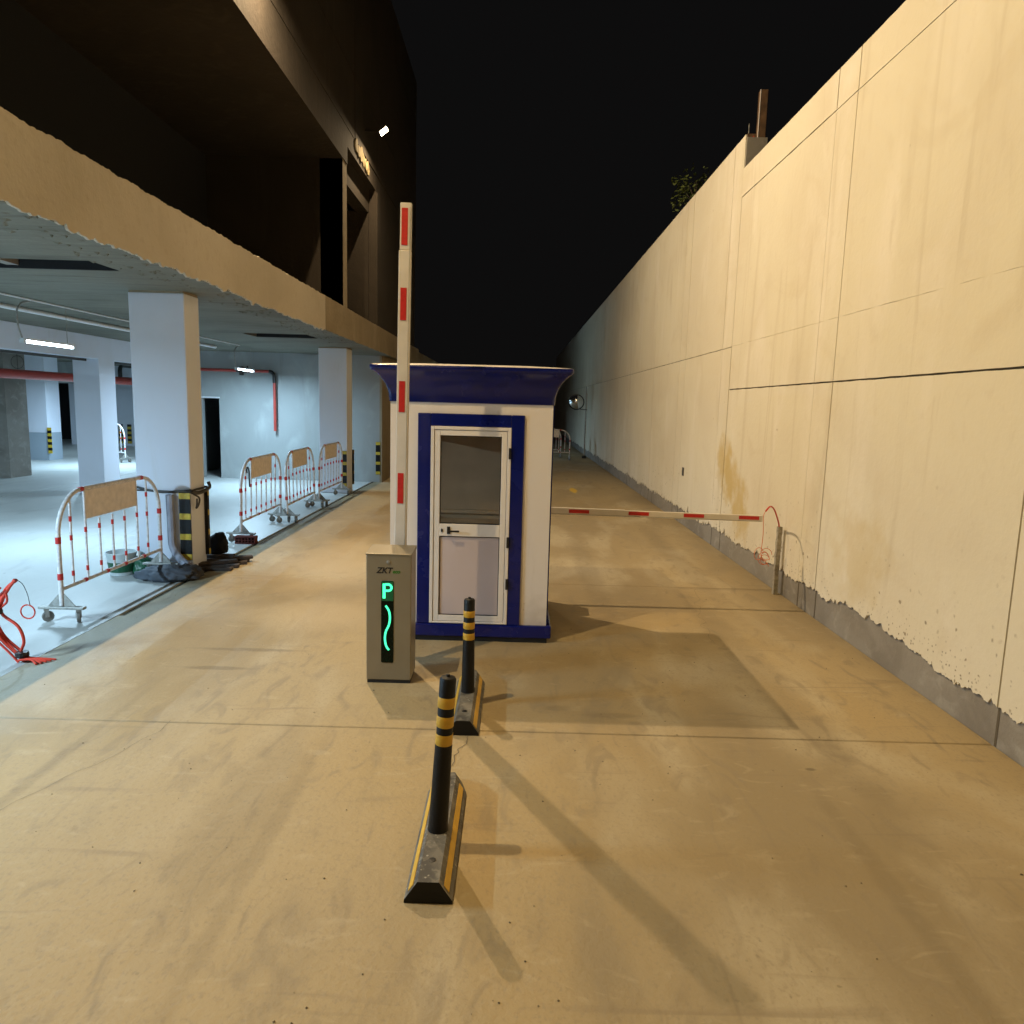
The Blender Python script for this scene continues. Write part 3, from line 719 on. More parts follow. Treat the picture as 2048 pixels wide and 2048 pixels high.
Q(MB().box((BX0+T+.001, BY1-T-.008, 1.036), (BX1-T-.001, BY1-T-.001, 2.07)), 'inner_lining', booth_in)
for x_ in (BX0-.006, BX1-.006):
    mb = MB(); a, b = BY0+.23, BY1-.23
    mb.box((x_, a, 1.03), (x_+.012, b, 1.06)).box((x_, a, 1.79), (x_+.012, b, 1.82)).box((x_, a, 1.0601), (x_+.012, a+.03, 1.7899)).box((x_, b-.03, 1.0601), (x_+.012, b, 1.7899)); Q(mb, 'window_frame', alu_white)
# blue corner moulding on the right back edge as a thin line
Q(MB().box((BX1-.004, BY0+.02, .16), (BX1+.012, BY0+.06, 2.11)), 'edge_trim', booth_blue)
# cornice: flared rings
def ring(x0, x1, y0, y1, z, r=.03, n=4):
    out = []
    for cx, cy, a0 in ((x1-r, y1-r, 0), (x0+r, y1-r, 90), (x0+r, y0+r, 180), (x1-r, y0+r, 270)):
        for k in range(n+1):
            a = math.radians(a0+90*k/n); out.append((cx+r*math.cos(a), cy+r*math.sin(a), z))
    return out
prof = [(2.112, -.002), (2.112, .012), (2.135, .014), (2.175, .017), (2.215, .026), (2.255, .042), (2.29, .062), (2.32, .086), (2.345, .112), (2.362, .136), (2.372, .15), (2.385, .156), (2.405, .157), (2.416, .150)]
mb = MB(); rings = [ring(BX0-o_, BX1+o_, BY0-o_, BY1+o_, z_) for z_, o_ in prof]; nn = len(rings[0])
vs = [v for r_ in rings for v in r_]; fs = []
for i in range(len(rings)-1):
    for j in range(nn): fs.append((i*nn+j, i*nn+(j+1) % nn, (i+1)*nn+(j+1) % nn, (i+1)*nn+j))
Q(mb.add(vs, fs), 'cornice', booth_blue, smooth=40)
mb = MB(); rt = [ring(BX0-o_, BX1+o_, BY0-o_, BY1+o_, z_) for z_, o_ in ((2.4165, .149), (2.419, .140), (2.428, .05), (2.448, -.2), (2.456, -.45))]
vs = [v for r_ in rt for v in r_]; fs = []
for i in range(len(rt)-1):
    for j in range(nn): fs.append((i*nn+j, i*nn+(j+1) % nn, (i+1)*nn+(j+1) % nn, (i+1)*nn+j))
fs.append(tuple(range((len(rt)-1)*nn, len(rt)*nn)))
Q(mb.add(vs, fs), 'roof', booth_white, smooth=40)
# raised blue door surround (three bands, beaded outer edge)
mb = MB(); mb.box((-.835, BY0-.022, .1585), (-.722, BY0-.001, 2.02)).box((-.028, BY0-.022, .1585), (.085, BY0-.001, 2.02)).box((-.7219, BY0-.022, 1.912), (-.0281, BY0-.001, 2.02))
Q(mb, 'door_surround', booth_blue, bevel=.007, seg=3)
# door frame
mb = MB(); y0_, y1_ = BY0-.028, BY0+.03
mb.box((-.7215, y0_, .165), (-.692, y1_, 1.911)).box((-.058, y0_, .165), (-.0285, y1_, 1.911)).box((-.6919, y0_, 1.882), (-.0581, y1_, 1.911)).box((-.6919, y0_, .165), (-.0581, y1_, .182))
Q(mb, 'door_frame', alu_white, bevel=.004)
dr = empty('door', (-.375, BY0-.02, 0)); dr.parent = bo; dr.location = Vector((-.375, BY0-.02, 0))-bo.location
def D(mb, name, mat, **k):
    o = mb.build(name, mat, dr, **k); o.location = (.375, -(BY0-.02), 0); return o
y0_, y1_ = BY0-.022, BY0+.018
mb = MB(); mb.box((-.688, y0_, .185), (-.640, y1_, 1.878)).box((-.110, y0_, .185), (-.062, y1_, 1.878)).box((-.6399, y0_, 1.832), (-.1101, y1_, 1.878)).box((-.6399, y0_, .952), (-.1101, y1_, 1.062)).box((-.6399, y0_, .185), (-.1101, y1_, .238))
D(mb, 'door_leaf', alu_white, bevel=.004)
mb = MB()
for z0, z1 in ((1.062, 1.832), (.238, .952)):
    for a, b in (((-.6398, y0_+.006, z0), (-.633, y0_+.03, z1)), ((-.117, y0_+.006, z0), (-.1102, y0_+.03, z1)), ((-.6329, y0_+.006, z0+.0002), (-.1171, y0_+.03, z0+.007)), ((-.6329, y0_+.006, z1-.007), (-.1171, y0_+.03, z1-.0002))): mb.box(a, b)
D(mb, 'gasket', black_p)
D(MB().box((-.6328, BY0-.004, 1.069), (-.1172, BY0+.002, 1.825)), 'glass_pane', glass)
D(MB().box((-.6328, BY0-.006, .245), (-.1172, BY0+.002, .945)), 'lower_panel', shaded_panel)
mb = MB(); mb.box((-.572, y0_-.010, .972), (-.545, y0_-.0005, 1.038)); mb.box((-.560, y0_-.042, .996), (-.545, y0_-.011, 1.011)); mb.box((-.5449, y0_-.044, .994), (-.462, y0_-.030, 1.010)); D(mb, 'handle', black_p, bevel=.003)
D(MB().lathe([(.010, 0), (.010, .006), (.004, .007)], (0, 0, 0), 14, M=Matrix.Translation((-.617, y0_-.0005, 1.003)) @ Matrix.Rotation(math.radians(90), 4, 'X') @ Matrix.Scale(1.6, 4, (0, 1, 0))), 'keyhole', steel_d)
for zc in (1.69, .91, .535):
    D(MB().box((-.048, BY0-.042, zc-.048), (-.027, BY0-.0285, zc+.048)), 'hinge', black_p, bevel=.003)

# ------------------------------------------------------------------ barrier gates
def text_mesh(body, size, mat, name, parent, loc, shear=0, extrude=.0008, bold=0):
    cu = bpy.data.curves.new(name, 'FONT'); cu.body = body; cu.size = size; cu.shear = shear; cu.extrude = extrude; cu.offset = bold; cu.resolution_u = 4
    o = bpy.data.objects.new(name, cu); C.objects.link(o)
    dg = bpy.context.evaluated_depsgraph_get(); me = bpy.data.meshes.new_from_object(o.evaluated_get(dg)); bpy.data.objects.remove(o)
    me.materials.clear(); me.materials.append(mat)
    for p in me.polygons: p.material_index = 0
    t = bpy.data.objects.new(name, me); C.objects.link(t); t.parent = parent; t.location = loc; t.rotation_euler = (math.radians(90), 0, 0)
    return t
def cabinet(loc, label, lit=True):
    e = empty('barrier_gate', loc, label=label, cat='barrier gate')
    w, d, h = .335, .26, .985       # origin at front left foot
    mb = MB(); mb.box((0, 0, .026), (w, d, h)); mb.build('cabinet', cab_mat, e, bevel=.006)
    # overhanging lid with a thin bright lip
    mb = MB(); mb.add([(-.004, -.006, h+.0005), (w+.004, -.006, h+.0005), (w+.004, d+.006, h+.0005), (-.004, d+.006, h+.0005), (-.004, -.006, h+.012), (w+.004, -.006, h+.012), (w+.004, d+.006, h+.030), (-.004, d+.006, h+.030)],
                      [(3, 2, 1, 0), (4, 5, 6, 7), (0, 1, 5, 4), (1, 2, 6, 5), (2, 3, 7, 6), (3, 0, 4, 7)]).build('lid', cab_mat, e, bevel=.003)
    MB().box((.006, .006, 0), (w-.006, d-.006, .026)).build('foot_plinth', cab_base, e)
    if lit:
        # display recess: a rounded dark window
        r = .012; x0, x1, z0, z1 = .112, .205, .162, .792; out = []
        for cx, cz, a0 in ((x1-r, z1-r, 0), (x0+r, z1-r, 90), (x0+r, z0+r, 180), (x1-r, z0+r, 270)):
            for k in range(6):
                a = math.radians(a0+90*k/5); out.append((cx+r*math.cos(a), cz+r*math.sin(a)))
        n = len(out); mb = MB(); mb.add([(x, -.003, z) for x, z in out]+[(x, .001, z) for x, z in out], [tuple(range(n))[::-1]]+[(j, (j+1) % n, (j+1) % n+n, j+n) for j in range(n)])
        dsp = mb.build('display_window', disp_m, e)
        MB().box((.1145, -.0034, .640), (.2025, -.0031, .788)).build('led_halo_plate', green_halo, dsp)  # added glowing plate, stands in for the green halo round the P
        # P: stem and bowl
        mb = MB(); yv = -.0052
        def ribbon(pts, w_):
            k = len(pts); vs = []
            for i, (x, z) in enumerate(pts):
                a = Vector(pts[max(i-1, 0)]); b = Vector(pts[min(i+1, k-1)]); t_ = (b-a).normalized(); nx, nz = -t_.y, t_.x
                vs += [(x+nx*w_, yv, z+nz*w_), (x-nx*w_, yv, z-nz*w_), (x+nx*w_, -.0032, z+nz*w_), (x-nx*w_, -.0032, z-nz*w_)]
            fs = []
            for i in range(k-1):
                q = i*4; fs += [(q, q+1, q+5, q+4), (q, q+4, q+6, q+2), (q+1, q+3, q+7, q+5)]
            mb.add(vs, fs)
        ribbon([(.134, .659), (.134, .772)], .0105)
        ribbon([(.143, .766), (.165, .766)]+[(.165+.024*math.cos(a), .742+.024*math.sin(a)) for a in [math.radians(q) for q in range(80, -81, -16)]]+[(.165, .718), (.143, .718)], .0085)
        mb.build('led_letter_p', green_lit, dsp)
        mb = MB(); pts = [(.143, .606)]+[]
        ctrl = [(.146, .604), (.170, .565), (.178, .51), (.170, .455), (.148, .405), (.141, .350), (.150, .295), (.171, .262)]
        sm = []
        for i in range(len(ctrl)-1):
            p0, p1, p2, p3 = [Vector(ctrl[max(0, min(len(ctrl)-1, i+q))]) for q in (-1, 0, 1, 2)]
            for k in range(5):
                t_ = k/5; sm.append(tuple(.5*((2*p1)+(p2-p0)*t_+(2*p0-5*p1+4*p2-p3)*t_*t_+(3*p1-p0-3*p2+p3)*t_**3)))
        sm.append(ctrl[-1]); ribbon(sm, .0075); mb.build('led_wave', green_lit, dsp)
        text_mesh('ZKT', .060, black_ink, 'lettering', e, (.076, -.0012, .851), shear=.25, bold=.0016)
        text_mesh('eco', .037, green_ink, 'lettering', e, (.196, -.0012, .8515), shear=.2, bold=.0022)
        MB().lathe([(.014, 0), (.014, .004), (.009, .006), (.001, .006)], (.165, -.0005, .935), 16, M=Matrix.Rotation(math.radians(90), 4, 'X')).build('lock', galv, e)
    return e
def boom(par, length, strips, w=.095, d=.045, step=None, loc=(0, 0, 0), ry=0):
    """arm along local +Z from its pivot; strips on the face towards the viewer"""
    e = empty('arm', loc); e.parent = par; e.rotation_euler = (0, ry, 0)
    st = step or length
    MB().box((-w/2, -d/2, -.10), (w/2, d/2, st)).build('arm_profile', arm_mat, e, bevel=.006)
    if step: MB().box((-w/2+.006, -d/2+.005, st), (w/2-.001, d/2-.004, length)).build('arm_tip', arm_mat, e, bevel=.005)
    MB().box((w/2-.012, -d/2-.0012, -.08), (w/2-.009, -d/2+.0002, length-.03)).build('groove', galv, e)
    for a, b in strips:
        yf = -d/2-.0035 if a < st else -d/2+.0015
        MB().box((-w*.30, yf, a), (w*.20, yf+.0033, b)).build('red_strip', red, e)
    return e
cb = cabinet((-1.072, 5.33, 0), 'beige barrier gate with raised boom and green P display in front of the booth')
MB().lathe([(.055, 0), (.055, .05), (.045, .06)], (.205, .262, .86), 20, M=Matrix.Rotation(math.radians(-90), 4, 'X')).build('pivot_hub', steel_d, cb)
zb = .86
boom(cb, 3.55-zb, [(1.33-zb, 1.565-zb), (2.03-zb, 2.262-zb), (2.71-zb, 2.945-zb), (3.25-zb, 3.512-zb)], step=3.215-zb, loc=(.200, .345, zb), w=.090, d=.05, ry=math.radians(.6))
cb2 = cabinet((.0, 7.62, 0), 'barrier gate with lowered horizontal boom behind the booth', lit=False)
MB().lathe([(.055, 0), (.055, .05), (.045, .06)], (.165, .262, .985-.02), 20, M=Matrix.Rotation(math.radians(-90), 4, 'X')).build('pivot_hub', steel_d, cb2)
px = .165
boom(cb2, 2.72-px, [(.61-px, .83-px), (1.26-px, 1.48-px), (1.86-px, 2.08-px), (2.46-px, 2.68-px)], w=.076, d=.04, step=1.22-px, loc=(px, .335, .985), ry=math.radians(90.6))

def spline(ctrl, k=6):
    sm = []
    for i in range(len(ctrl)-1):
        p0, p1, p2, p3 = [Vector(ctrl[max(0, min(len(ctrl)-1, i+q))]) for q in (-1, 0, 1, 2)]
        for j in range(k):
            t_ = j/k; sm.append(.5*((2*p1)+(p2-p0)*t_+(2*p0-5*p1+4*p2-p3)*t_*t_+(3*p1-p0-3*p2+p3)*t_**3))
    sm.append(Vector(ctrl[-1])); return sm
e = empty('boom_cable', (2.75, 7.95, .98), label='red cable from boom tip to wall post with thin orange wire tangle hanging', cat='cable')
MB().tube(spline([(0, 0, .06), (.07, .08, .10), (.17, .22, .05), (.30, .42, -.12), (.335, .48, -.20)]), .009, 8).build('red_sleeve', cable_red, e)
MB().tube(spline([(0, 0, .06), (-.02, .0, .0), (-.01, .0, -.2), (-.02, .0, -.40)]), .0035, 6).build('wire', cable_or, e)
mb = MB()
for k in range(5):
    c = Vector((rnd.uniform(-.05, .04), rnd.uniform(-.02, .02), -.44+rnd.uniform(-.05, .03))); r = rnd.uniform(.035, .065); tl = rnd.uniform(-.8, .8)
    pts = [c+Vector((r*math.cos(a)*math.cos(tl), r*math.cos(a)*math.sin(tl), r*1.1*math.sin(a))) for a in [2*math.pi*q/16 for q in range(15)]]
    mb.tube(pts, .0032, 6)
mb.tube(spline([(-.02, 0, -.46), (.04, 0, -.50), (.08, 0, -.55)]), .0032, 6); mb.build('tangle', cable_or, e)

# ------------------------------------------------------------------ lane dividers with flexible posts
def divider(x, y, label, hs=1.0, lean=0.0, post_y=.50):
    e = empty('lane_divider', (x, y, 0), label=label, cat='lane divider', group='black and yellow lane dividers with posts')
    Lh, hw, tw, h = 1.05, .103, .046, .098
    n = 12; vs = []
    def sec(t_, yy, k=1.0): return [(-hw*k, yy, 0), (-hw*k, yy, .014*k), (-tw*k, yy, h*k), (tw*k, yy, h*k), (hw*k, yy, .014*k), (hw*k, yy, 0)]
    ss = [sec(0, .0), sec(0, .012), sec(0, Lh-.16), sec(0, Lh-.05, .72), sec(0, Lh, .35)]
    vs = [v for s_ in ss for v in s_]; fs = [(0, 1, 2, 3, 4, 5)[::-1]]
    for i in range(len(ss)-1):
        for j in range(6): fs.append((i*6+j, i*6+(j+1) % 6, i*6+6+(j+1) % 6, i*6+6+j))
    fs.append(tuple(range((len(ss)-1)*6, len(ss)*6)))
    mb = MB(); mb.add(vs, fs); mb.mi[0] = 1
    mb.build('base', [dusty, rubber], e)
    for sgn in (-1, 1):
        mb = MB(); a0, a1 = (.30, .66)
        def on(a, yy, up=.0022):
            return Vector((sgn*(hw+(tw-hw)*a+up), yy, .014+(h-.014)*a+up))
        mb.add([on(a0, .02), on(a1, .02), on(a1, Lh-.17), on(a0, Lh-.17), on(a0, .02, -.001), on(a1, .02, -.001), on(a1, Lh-.17, -.001), on(a0, Lh-.17, -.001)],
               [(0, 1, 2, 3) if sgn < 0 else (3, 2, 1, 0), (0, 4, 5, 1), (1, 5, 6, 2), (2, 6, 7, 3), (3, 7, 4, 0)])
        mb.build('yellow_strip', yellow, e)
    MB().lathe([(.017, 0), (.017, .0015), (.009, .002)], (0, .155, h), 14).build('bolt_hole', black_p, e)
    ph = (.77-h)*hs
    pe = empty('post', (0, post_y, h)); pe.parent = e; pe.rotation_euler = (0, lean, 0)
    r0_, r1_ = .046, .0385
    prof = [(r0_+.004, 0), (r0_, .03), (r1_+.002, ph*.58), (r1_, ph*.60), (r1_, ph-.012), (r1_-.006, ph-.003), (r1_-.016, ph), (.010, ph+.002), (.009, ph+.010), (.002, ph+.011)]
    MB().lathe(prof, n=28).build('post_shaft', rubber, pe, smooth=35)
    for a, b in ((.808, .876), (.684, .755), (.566, .638)):
        MB().lathe([(r1_+.0012, ph*a), (r1_+.0022, ph*a+.002), (r1_+.0022, ph*b-.002), (r1_+.0012, ph*b)], n=28, cap=False).build('yellow_band', yellow, pe, smooth=35)
    return e
def ex_d(t, g, cur): return specks(t, g, cur, 40, .25, (.45, .42, .36), .6, 6, (.45, .6))
dusty = layered('dusty_rubber_base', (.15, .135, .11), [((7, 5, 9), 6, .42, .66, (.06, .055, .05), .8, .6), ((20, 20, 20), 5, .5, .7, (.24, .215, .17), .6, .5)], rough=.8, bump=.4, extra=ex_d)
divider(-.283, 4.475, 'farther lane divider with banded post, just in front of the booth')
divider(-.315, 2.86, 'nearest lane divider with banded post at the bottom of the picture', 1.13, .05, .40)

# ------------------------------------------------------------------ crowd barriers
def crowd_barrier():
    e = empty('crowd_barrier', (0, 0, 0)); Lb = 1.93; r = .0215; top = 1.2; ra = .40
    path = [(0, 0, .16), (0, 0, top-ra)]+arc((ra, 0, top-ra), ra, 180, 90, 8)[1:]+[(Lb-ra, 0, top)]+arc((Lb-ra, 0, top-ra), ra, 90, 0, 8)[1:]+[(Lb, 0, .16)]
    MB().tube(path, r, 12).build('frame', tube_white, e, smooth=40)
    MB().tube([(0.02, 0, .31), (Lb-.02, 0, .31)], .019, 10).build('bottom_rail', tube_white, e, smooth=40)
    xs = [.20, .44, .68, .92, 1.16, 1.42, 1.64]
    ring_me = None
    for k, x in enumerate(xs):
        dx = ra-x if x < ra else (x-(Lb-ra) if x > Lb-ra else 0)
        zt = top-ra+math.sqrt(max(0, ra*ra-dx*dx)) if dx > 0 else top
        if 2 <= k <= 4: zt = .90
        b = MB().tube([(x, 0, .32), (x, 0, zt-.015)], .0115, 8).build('bar', tube_white, e, smooth=40)
        hs = [.42, .80] if k < 6 else [.42, .78, 1.0]
        if k == 0: hs = [.42, .76, .94]
        for h in hs:
            if h > zt: continue
            MB().tube([(x, 0, h-.025), (x, 0, h+.025)], .0135, 8).build('reflective_band', red, b)
    MB().box((.44, -.004, .90), (1.42, .004, 1.178)).build('sign_plate', sign_mat, e, bevel=.003)
    for p0, p1 in (((0, 0, .74), (0, 0, .80)), ((0, 0, .40), (0, 0, .46)), ((Lb, 0, .74), (Lb, 0, .80)), ((Lb, 0, .42), (Lb, 0, .48)), ((.36, 0, top-.002), (.415, 0, top)), ((1.50, 0, top), (1.555, 0, top-.002))):
        MB().tube([p0, p1], .0245, 12).build('reflective_band', red, e)
    for x in (.36, .75, 1.10, 1.5): MB().tube([(x, 0, .31), (x+.05, 0, .31)], .0215, 10).build('reflective_band', red, e)
    for x in (0, Lb):
        f_ = MB().box((x-.03, -.21, .125), (x+.03, .21, .15)).build('foot', galv, e, bevel=.004)
        MB().add([(x-.004, -.13, .151), (x-.004, .13, .151), (x-.004, .022, .27), (x-.004, -.022, .27), (x+.004, -.13, .151), (x+.004, .13, .151), (x+.004, .022, .27), (x+.004, -.022, .27)],
                 [(0, 3, 2, 1), (4, 5, 6, 7), (0, 1, 5, 4), (1, 2, 6, 5), (2, 3, 7, 6), (3, 0, 4, 7)]).build('gusset', galv, f_)
        for y, an in ((-.15, .5), (.15, -.9)):
            M = Matrix.Translation((x, y, 0)) @ Matrix.Rotation(an, 4, 'Z')
            mb = MB(); mb.obox(M, (-.02, -.022, .10), (.02, .022, .124)); mb.obox(M, (-.012, -.024, .045), (.022, -.020, .10)); mb.obox(M, (-.012, .020, .045), (.022, .024, .10)); mb.build('castor_fork', galv, f_)
            MB().lathe([(.012, -.016), (.046, -.016), (.05, -.010), (.05, .010), (.046, .016), (.012, .016)], n=20, M=M @ Matrix.Translation((.012, 0, .050)) @ Matrix.Rotation(math.radians(90), 4, 'X')).build('castor_wheel', wheel_m, f_)
    return e
cbp = crowd_barrier()
spots = [((-4.15, 6.62), 90, 'nearest white crowd barrier with peach plate, left of the near white column'),
         ((-3.99, 10.68), 91, 'first of three crowd barriers past the near column, black hook on it'),
         ((-3.87, 12.52), 91.5, 'middle crowd barrier of the row of three before the second column'),
         ((-3.88, 14.62), 90, 'last crowd barrier of the row, next to the second white column'),
         ((2.21, 29.6), 180, 'far white crowd barrier seen beyond the right edge of the booth'),
         ((1.95, 31.2), 180, 'rearmost crowd barrier, dim, behind the one past the booth'),
         ((-12.25, 23.2), 150, 'distant crowd barrier deep in the garage beside the white pier')]
for i, ((x, y), a, lab) in enumerate(spots):
    o = cbp if i == 0 else copy_tree(cbp)
    o.location = (x, y, 0); o.rotation_euler.z = math.radians(a); tag(o, lab, 'crowd barrier', 'wheeled crowd barriers')
    o.rotation_euler.x = (0, .018, -.022, .012, 0, .02, 0)[i]
hk = MB().tube(spline([(0, -.03, .02), (0, -.045, .07), (0, .0, .10), (0, .05, .04), (0, .06, -.08), (0, .065, -.20)]), .012, 8).build('cable_hook', black_p)
hk.location = (-3.955, 10.92, .99); tag(hk, 'black looped cable hanging on the bar of the crowd barrier', 'cable')

# perforated block under a foot of the first barrier in the row
bk_ = empty('block', (-3.9, 10.62, 0), label='dark red perforated block under the foot of the crowd barrier', cat='block')
mb = MB(); mb.box((-.14, -.06, 0), (.16, .06, .022)); mb.box((-.14, -.06, .092), (.16, .06, .112))
for k in range(7): mb.box((-.14+k*.0467, -.06, .0221), (-.125+k*.0467, .06, .0919))
mb.box((-.139, .03, .05), (.159, .045, .062)); mb.box((-.139, -.059, .05), (.159, -.045, .062)); mb.build('block_body', brick_m, bk_)

# ------------------------------------------------------------------ things round the near column
planks = [(-3.62, 8.90, .001, 6, .36, 'longest dark plank on the floor nearest the near column foot'),
          (-3.58, 9.05, .001, 14, .34, 'dark plank on the floor, second from the near column foot'),
          (-3.56, 9.22, .001, 22, .36, 'dark plank on the floor under the middle of the small stack'),
          (-3.55, 9.42, .001, 10, .30, 'dark plank at the back of the small stack by the bin bag'),
          (-3.60, 9.08, .042, 38, .33, 'dark plank lying askew across the front ones of the stack'),
          (-3.52, 9.36, .042, 26, .34, 'dark plank on top at the right end of the stack'),
          (-3.66, 9.30, .083, 4, .26, 'topmost short dark plank under the bin bag')]
for (x, y, z, a, hl, lab) in planks:
    x -= .11; y -= .05; hl *= .82
    e = MB().box((-hl, -.05, 0), (hl, .05, .038)).build('plank', wood_d, bevel=.004, seg=1)
    e.location = (x, y, z); e.rotation_euler.z = math.radians(a); tag(e, lab, 'plank', 'dark planks beside the near column')
def lump(name, loc, rad, mat, seed, amp=.22, sub=4, flat=True):
    bm = bmesh.new(); bmesh.ops.create_icosphere(bm, subdivisions=sub, radius=1)
    for v in bm.verts:
        p = v.co.copy(); k = 1+amp*fbm(p.x*1.6+seed, p.y*1.6, p.z*1.6)+amp*.35*abs(fbm(p.x*5+seed, p.y*5, p.z*5))
        v.co = Vector((p.x*rad[0]*k, p.y*rad[1]*k, p.z*rad[2]*k))
        if flat and v.co.z < -rad[2]*.62: v.co.z = -rad[2]*.62
    z0 = min(v.co.z for v in bm.verts)
    for v in bm.verts: v.co.z -= z0
    me = bpy.data.meshes.new(name); bm.to_mesh(me); bm.free(); me.materials.append(mat)
    for p in me.polygons: p.use_smooth = True
    o = bpy.data.objects.new(name, me); C.objects.link(o); o.location = loc; return o
tag(lump('bin_bag', (-3.80, 9.36, .122), (.125, .14, .155), bag_m, 3), 'round black bin bag lying on dark planks right of the near column', 'bag')
tag(lump('tarpaulin', (-3.99, 8.30, .004), (.28, .14, .105), cloth_m, 11, .35), 'crumpled grey tarpaulin bundled on the floor before the near column', 'tarpaulin')
tag(lump('tarpaulin', (-3.80, 8.40, .004), (.18, .13, .10), plain('dark_tarpaulin', (.05, .048, .05), .8, noise_amt=.4, scale=9, bump=.4), 17, .35), 'darker crumpled tarpaulin end at the foot of the column corner', 'tarpaulin')
# grey hose hanging down the column front and bending onto the floor
hs = MB().tube(spline([(-4.07, 8.655, .95), (-4.065, 8.66, .6), (-4.06, 8.66, .35), (-4.0, 8.63, .24), (-3.90, 8.56, .17), (-3.79, 8.47, .13)]), [.045]*30+[.05], 10).build('drain_hose', plain('grey_hose', (.33, .34, .40), .6, noise_amt=.25, scale=9))
tag(hs, 'thick grey hose running down the front of the near column', 'hose')
# rope round the column
rp = MB(); z = .985
per = [(-4.50, 8.705), (-3.83, 8.705), (-3.83, 9.14), (-4.50, 9.14)]
rp.tube(spline([(-4.50, 8.70, 1.03), (-4.2, 8.695, .975), (-3.83, 8.70, 1.0)]), .014, 8)
rp.tube(spline([(-4.50, 8.70, .99), (-4.1, 8.692, .985), (-3.83, 8.70, .985)]), .010, 8)
rp.tube([(-3.832, 8.70, .995), (-3.825, 9.14, 1.0), (-4.50, 9.14, 1.0), (-4.502, 8.70, 1.01)], .012, 8)
rp.tube(spline([(-3.85, 8.69, .99), (-3.80, 8.72, .95), (-3.77, 8.78, .90), (-3.79, 8.80, .82), (-3.81, 8.78, .78), (-3.79, 8.75, .82), (-3.785, 8.75, .90)]), .011, 8)
rp.tube(spline([(-3.81, 9.15, 1.06), (-3.79, 9.12, .99), (-3.825, 8.9, .95), (-3.835, 8.71, .99)]), .022, 8)
tag(rp.build('rope', steel_d), 'dark rope tied round the near white column above the guards', 'rope')
# bucket
bu = empty('bucket', (-4.62, 8.55, 0), label='white and green plastic bucket on the floor behind the nearest barrier', cat='bucket')
MB().lathe([(.13, 0), (.165, .25), (.17, .255), (.172, .27), (.160, .27), (.126, .012)], n=24, cap=False).lathe([(.127, .004), (.001, .004)], n=24, cap=False).build('body', bucket_m, bu, smooth=40)
MB().lathe([(.1375, .04), (.154, .16)], n=24, cap=False).build('printed_label', green_pl, bu, smooth=40)
MB().tube(arc((0, 0, .25), .172, 0, -180, 14, 'xz'), .004, 6).build('bail', galv, bu)
tag(lump('green_sack', (-4.42, 8.62, .004), (.12, .10, .12), green_pl, 23, .3), 'small dark green sack leaning beside the bucket', 'sack')

# ------------------------------------------------------------------ red conduit bundle rising from the floor (left edge)
cn = empty('conduit_bundle', (-3.85, 5.58, 0), label='bundle of red flexible conduits tied and rising from the floor at left', cat='conduit')
base = [(.02, 0, .0), (-.01, 0, .04)]
runs = [[(.03, .0, -.0), (-.02, .0, .05), (-.16, .0, .20), (-.17, 0, .36), (-.16, 0, .42), (-.08, 0, .56), (.0, 0, .66)],
        [(.04, .02, .0), (-.01, .02, .06), (.02, .02, .16), (-.02, .02, .28), (-.14, .02, .38), (-.12, .02, .50), (-.02, .02, .655)],
        [(.05, .04, .0), (.0, .04, .05), (-.14, .04, .18), (-.20, .04, .32), (-.17, .04, .44), (-.11, .04, .57), (-.01, .03, .65)],
        [(.0, -.03, .0), (-.05, -.03, .06), (-.18, -.03, .2), (-.24, -.03, .3), (-.18, -.02, .40), (-.22, -.03, .50), (-.10, -.03, .60)],
        [(.02, .01, .0), (-.03, .0, .07), (-.19, .03, .24), (-.16, .02, .40), (-.08, .0, .48), (-.09, .0, .56), (-.14, .0, .52)]]
for k, rr in enumerate(runs): MB().tube(spline(rr), .012 if k < 3 else .009, 8).build('conduit_run', cable_red, cn, smooth=50)
MB().tube(spline([(.0, 0, .66), (.05, 0, .63), (.085, 0, .55), (.10, 0, .46)]), .003, 6).build('thin_wire', steel_d, cn)
MB().tube([(x, y, z) for (x, y, z) in arc((.08, 0, .405), .055, 90, 440, 24)], .006, 6).build('wire_coil', cable_red, cn)
MB().lathe([(.042, -.018), (.046, 0), (.042, .018)], (-.168, 0, .40), 14).build('tie', black_p, cn)
MB().lathe([(.046, -.02), (.050, 0), (.046, .02)], (.005, .01, .055), 14).build('tie', black_p, cn)
mb = MB()
for k in range(5): mb.tube(spline([(.0, .02*k-.04, .02), (.10, .02*k-.04, .03-.004*k), (.17+.02*k, .03*k-.08, .009)]), .008, 6)
mb.build('loose_ends', cable_red, cn)
# ------------------------------------------------------------------ convex traffic mirror
mi = empty('traffic_mirror', (2.93, 31, 0), label='round convex traffic mirror on a pole beside the far wall', cat='mirror')
MB().tube([(0, 0, .0), (.0, 0, 2.95)], .03, 10).build('pole', galv, mi)
MB().lathe([(.09, 0), (.09, .10), (.04, .12)], n=12).build('foot', black_p, mi)
MB().tube([(.04, -.02, 2.02), (-.28, -.10, 2.04), (-.36, -.14, 2.16)], .018, 8).build('bracket', steel_d, mi)
Mm = Matrix.Translation((-.42, -.18, 2.32)) @ Matrix.Rotation(math.radians(-6), 4, 'Z') @ Matrix.Rotation(math.radians(104), 4, 'X')
prof = [(.30*math.sin(a)/math.sin(1.0), .30/math.sin(1.0)*(math.cos(a)-math.cos(1.0))) for a in [1.0-1.0*q/10 for q in range(10)]]+[(.001, .30/math.sin(1.0)*(1-math.cos(1.0)))]
MB().lathe(prof, n=32, M=Mm).build('mirror_face', mirror_m, mi, smooth=60)
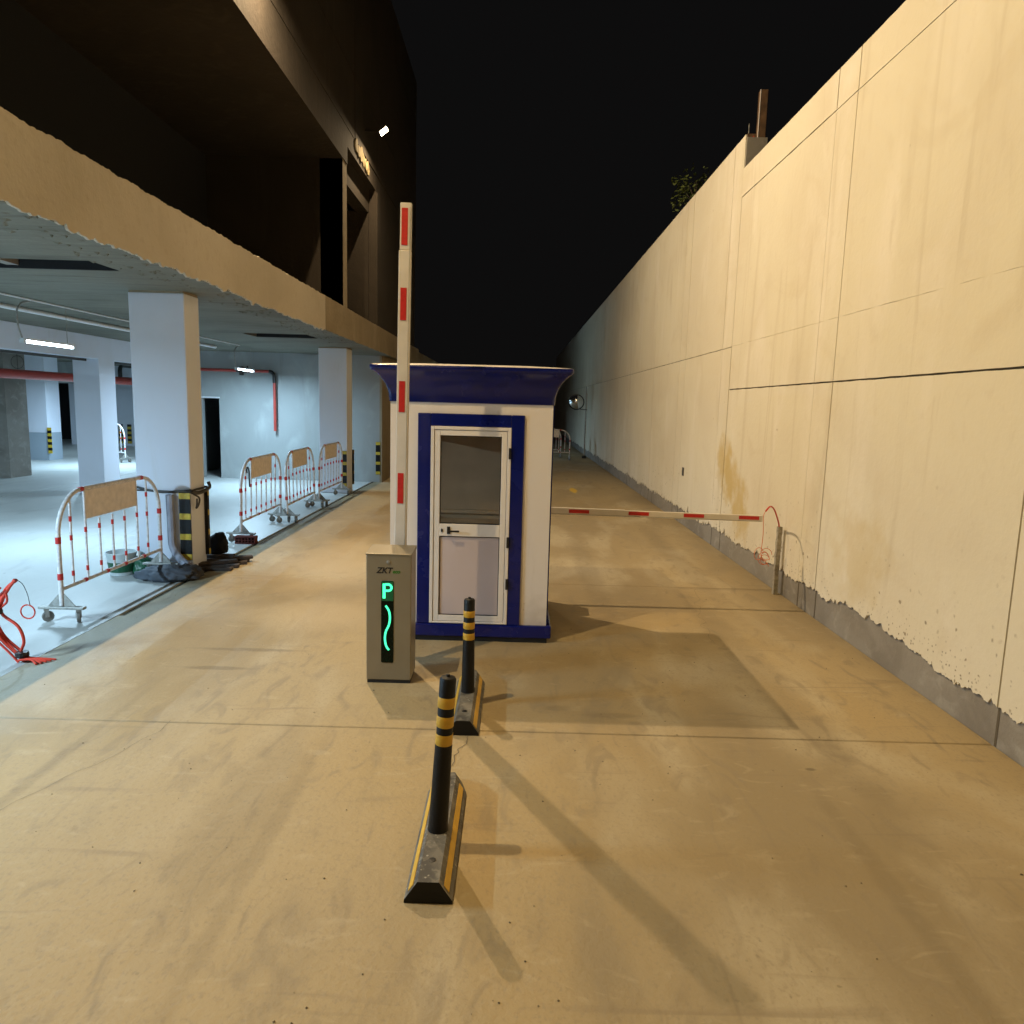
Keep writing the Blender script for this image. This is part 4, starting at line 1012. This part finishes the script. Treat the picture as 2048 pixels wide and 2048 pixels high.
MB().lathe([(.298, -.03), (.325, -.02), (.328, .01), (.30, .018)], n=32, M=Mm, cap=False).build('rim', black_p, mi)
MB().lathe([(.298, -.03), (.15, -.07), (.01, -.08)], n=32, M=Mm, cap=False).build('back_shell', black_p, mi)

# ------------------------------------------------------------------ on top of the wall
sh = empty('shrub', (3.50, 15.35, 5.95), label='small dull green shrub leaning over the top of the cream wall', cat='shrub')
mb = MB()
for k in range(520):
    a = rnd.uniform(0, 6.28); ph_ = rnd.uniform(-1, 1); rr = rnd.random()**.5
    c = Vector((-.18+.34*rr*math.cos(a), .60*rr*math.sin(a), .40+.42*ph_*rr)); s_ = rnd.uniform(.03, .06)
    if fbm(c.x*4, c.y*4, c.z*4) < -.18: continue
    u = Vector((rnd.gauss(0, 1), rnd.gauss(0, 1), rnd.gauss(0, 1))).normalized(); v = u.orthogonal().normalized()
    mb.add([c-u*s_, c+v*s_*.5, c+u*s_, c-v*s_*.5], [(0, 1, 2, 3)])
mb.build('leaves', leafm, sh)['kind'] = 'stuff'
mb = MB()
for k in range(6): mb.tube(spline([(0, 0, -.82), (.0, rnd.uniform(-.1, .1), 0), (-.15+rnd.uniform(-.1, .1), rnd.uniform(-.4, .4), .5)]), .012, 5)
mb.build('stems', wood_d, sh)
tk = empty('steel_hoarding', (3.93, 13.5, 5.1), label='rusty brown steel panel standing behind the notch in the wall top', cat='panel')
MB().box((-.075, -.03, 0), (.11, .03, 1.73)).build('panel_sheet', rust_m, tk)
MB().tube([(.05, -.06, .5), (.06, -.06, 1.3), (.02, -.06, 1.68)], .012, 6).build('red_pipe', cable_red, tk)
MB().tube([(-.05, 0, 1.73), (-.05, 0, 1.90)], .008, 6).build('rod', galv, tk)
tk2 = empty('steel_post', (3.875, 12.8, 5.1), label='taller rusty brown steel post right of the panel behind the wall', cat='post')
MB().box((-.06, -.06, 0), (.06, .06, 2.15)).build('shaft', rust_m, tk2, bevel=.006)
MB().box((-.066, -.066, 0), (-.0605, -.04, 2.15)).build('edge_angle', sign_mat, tk2)
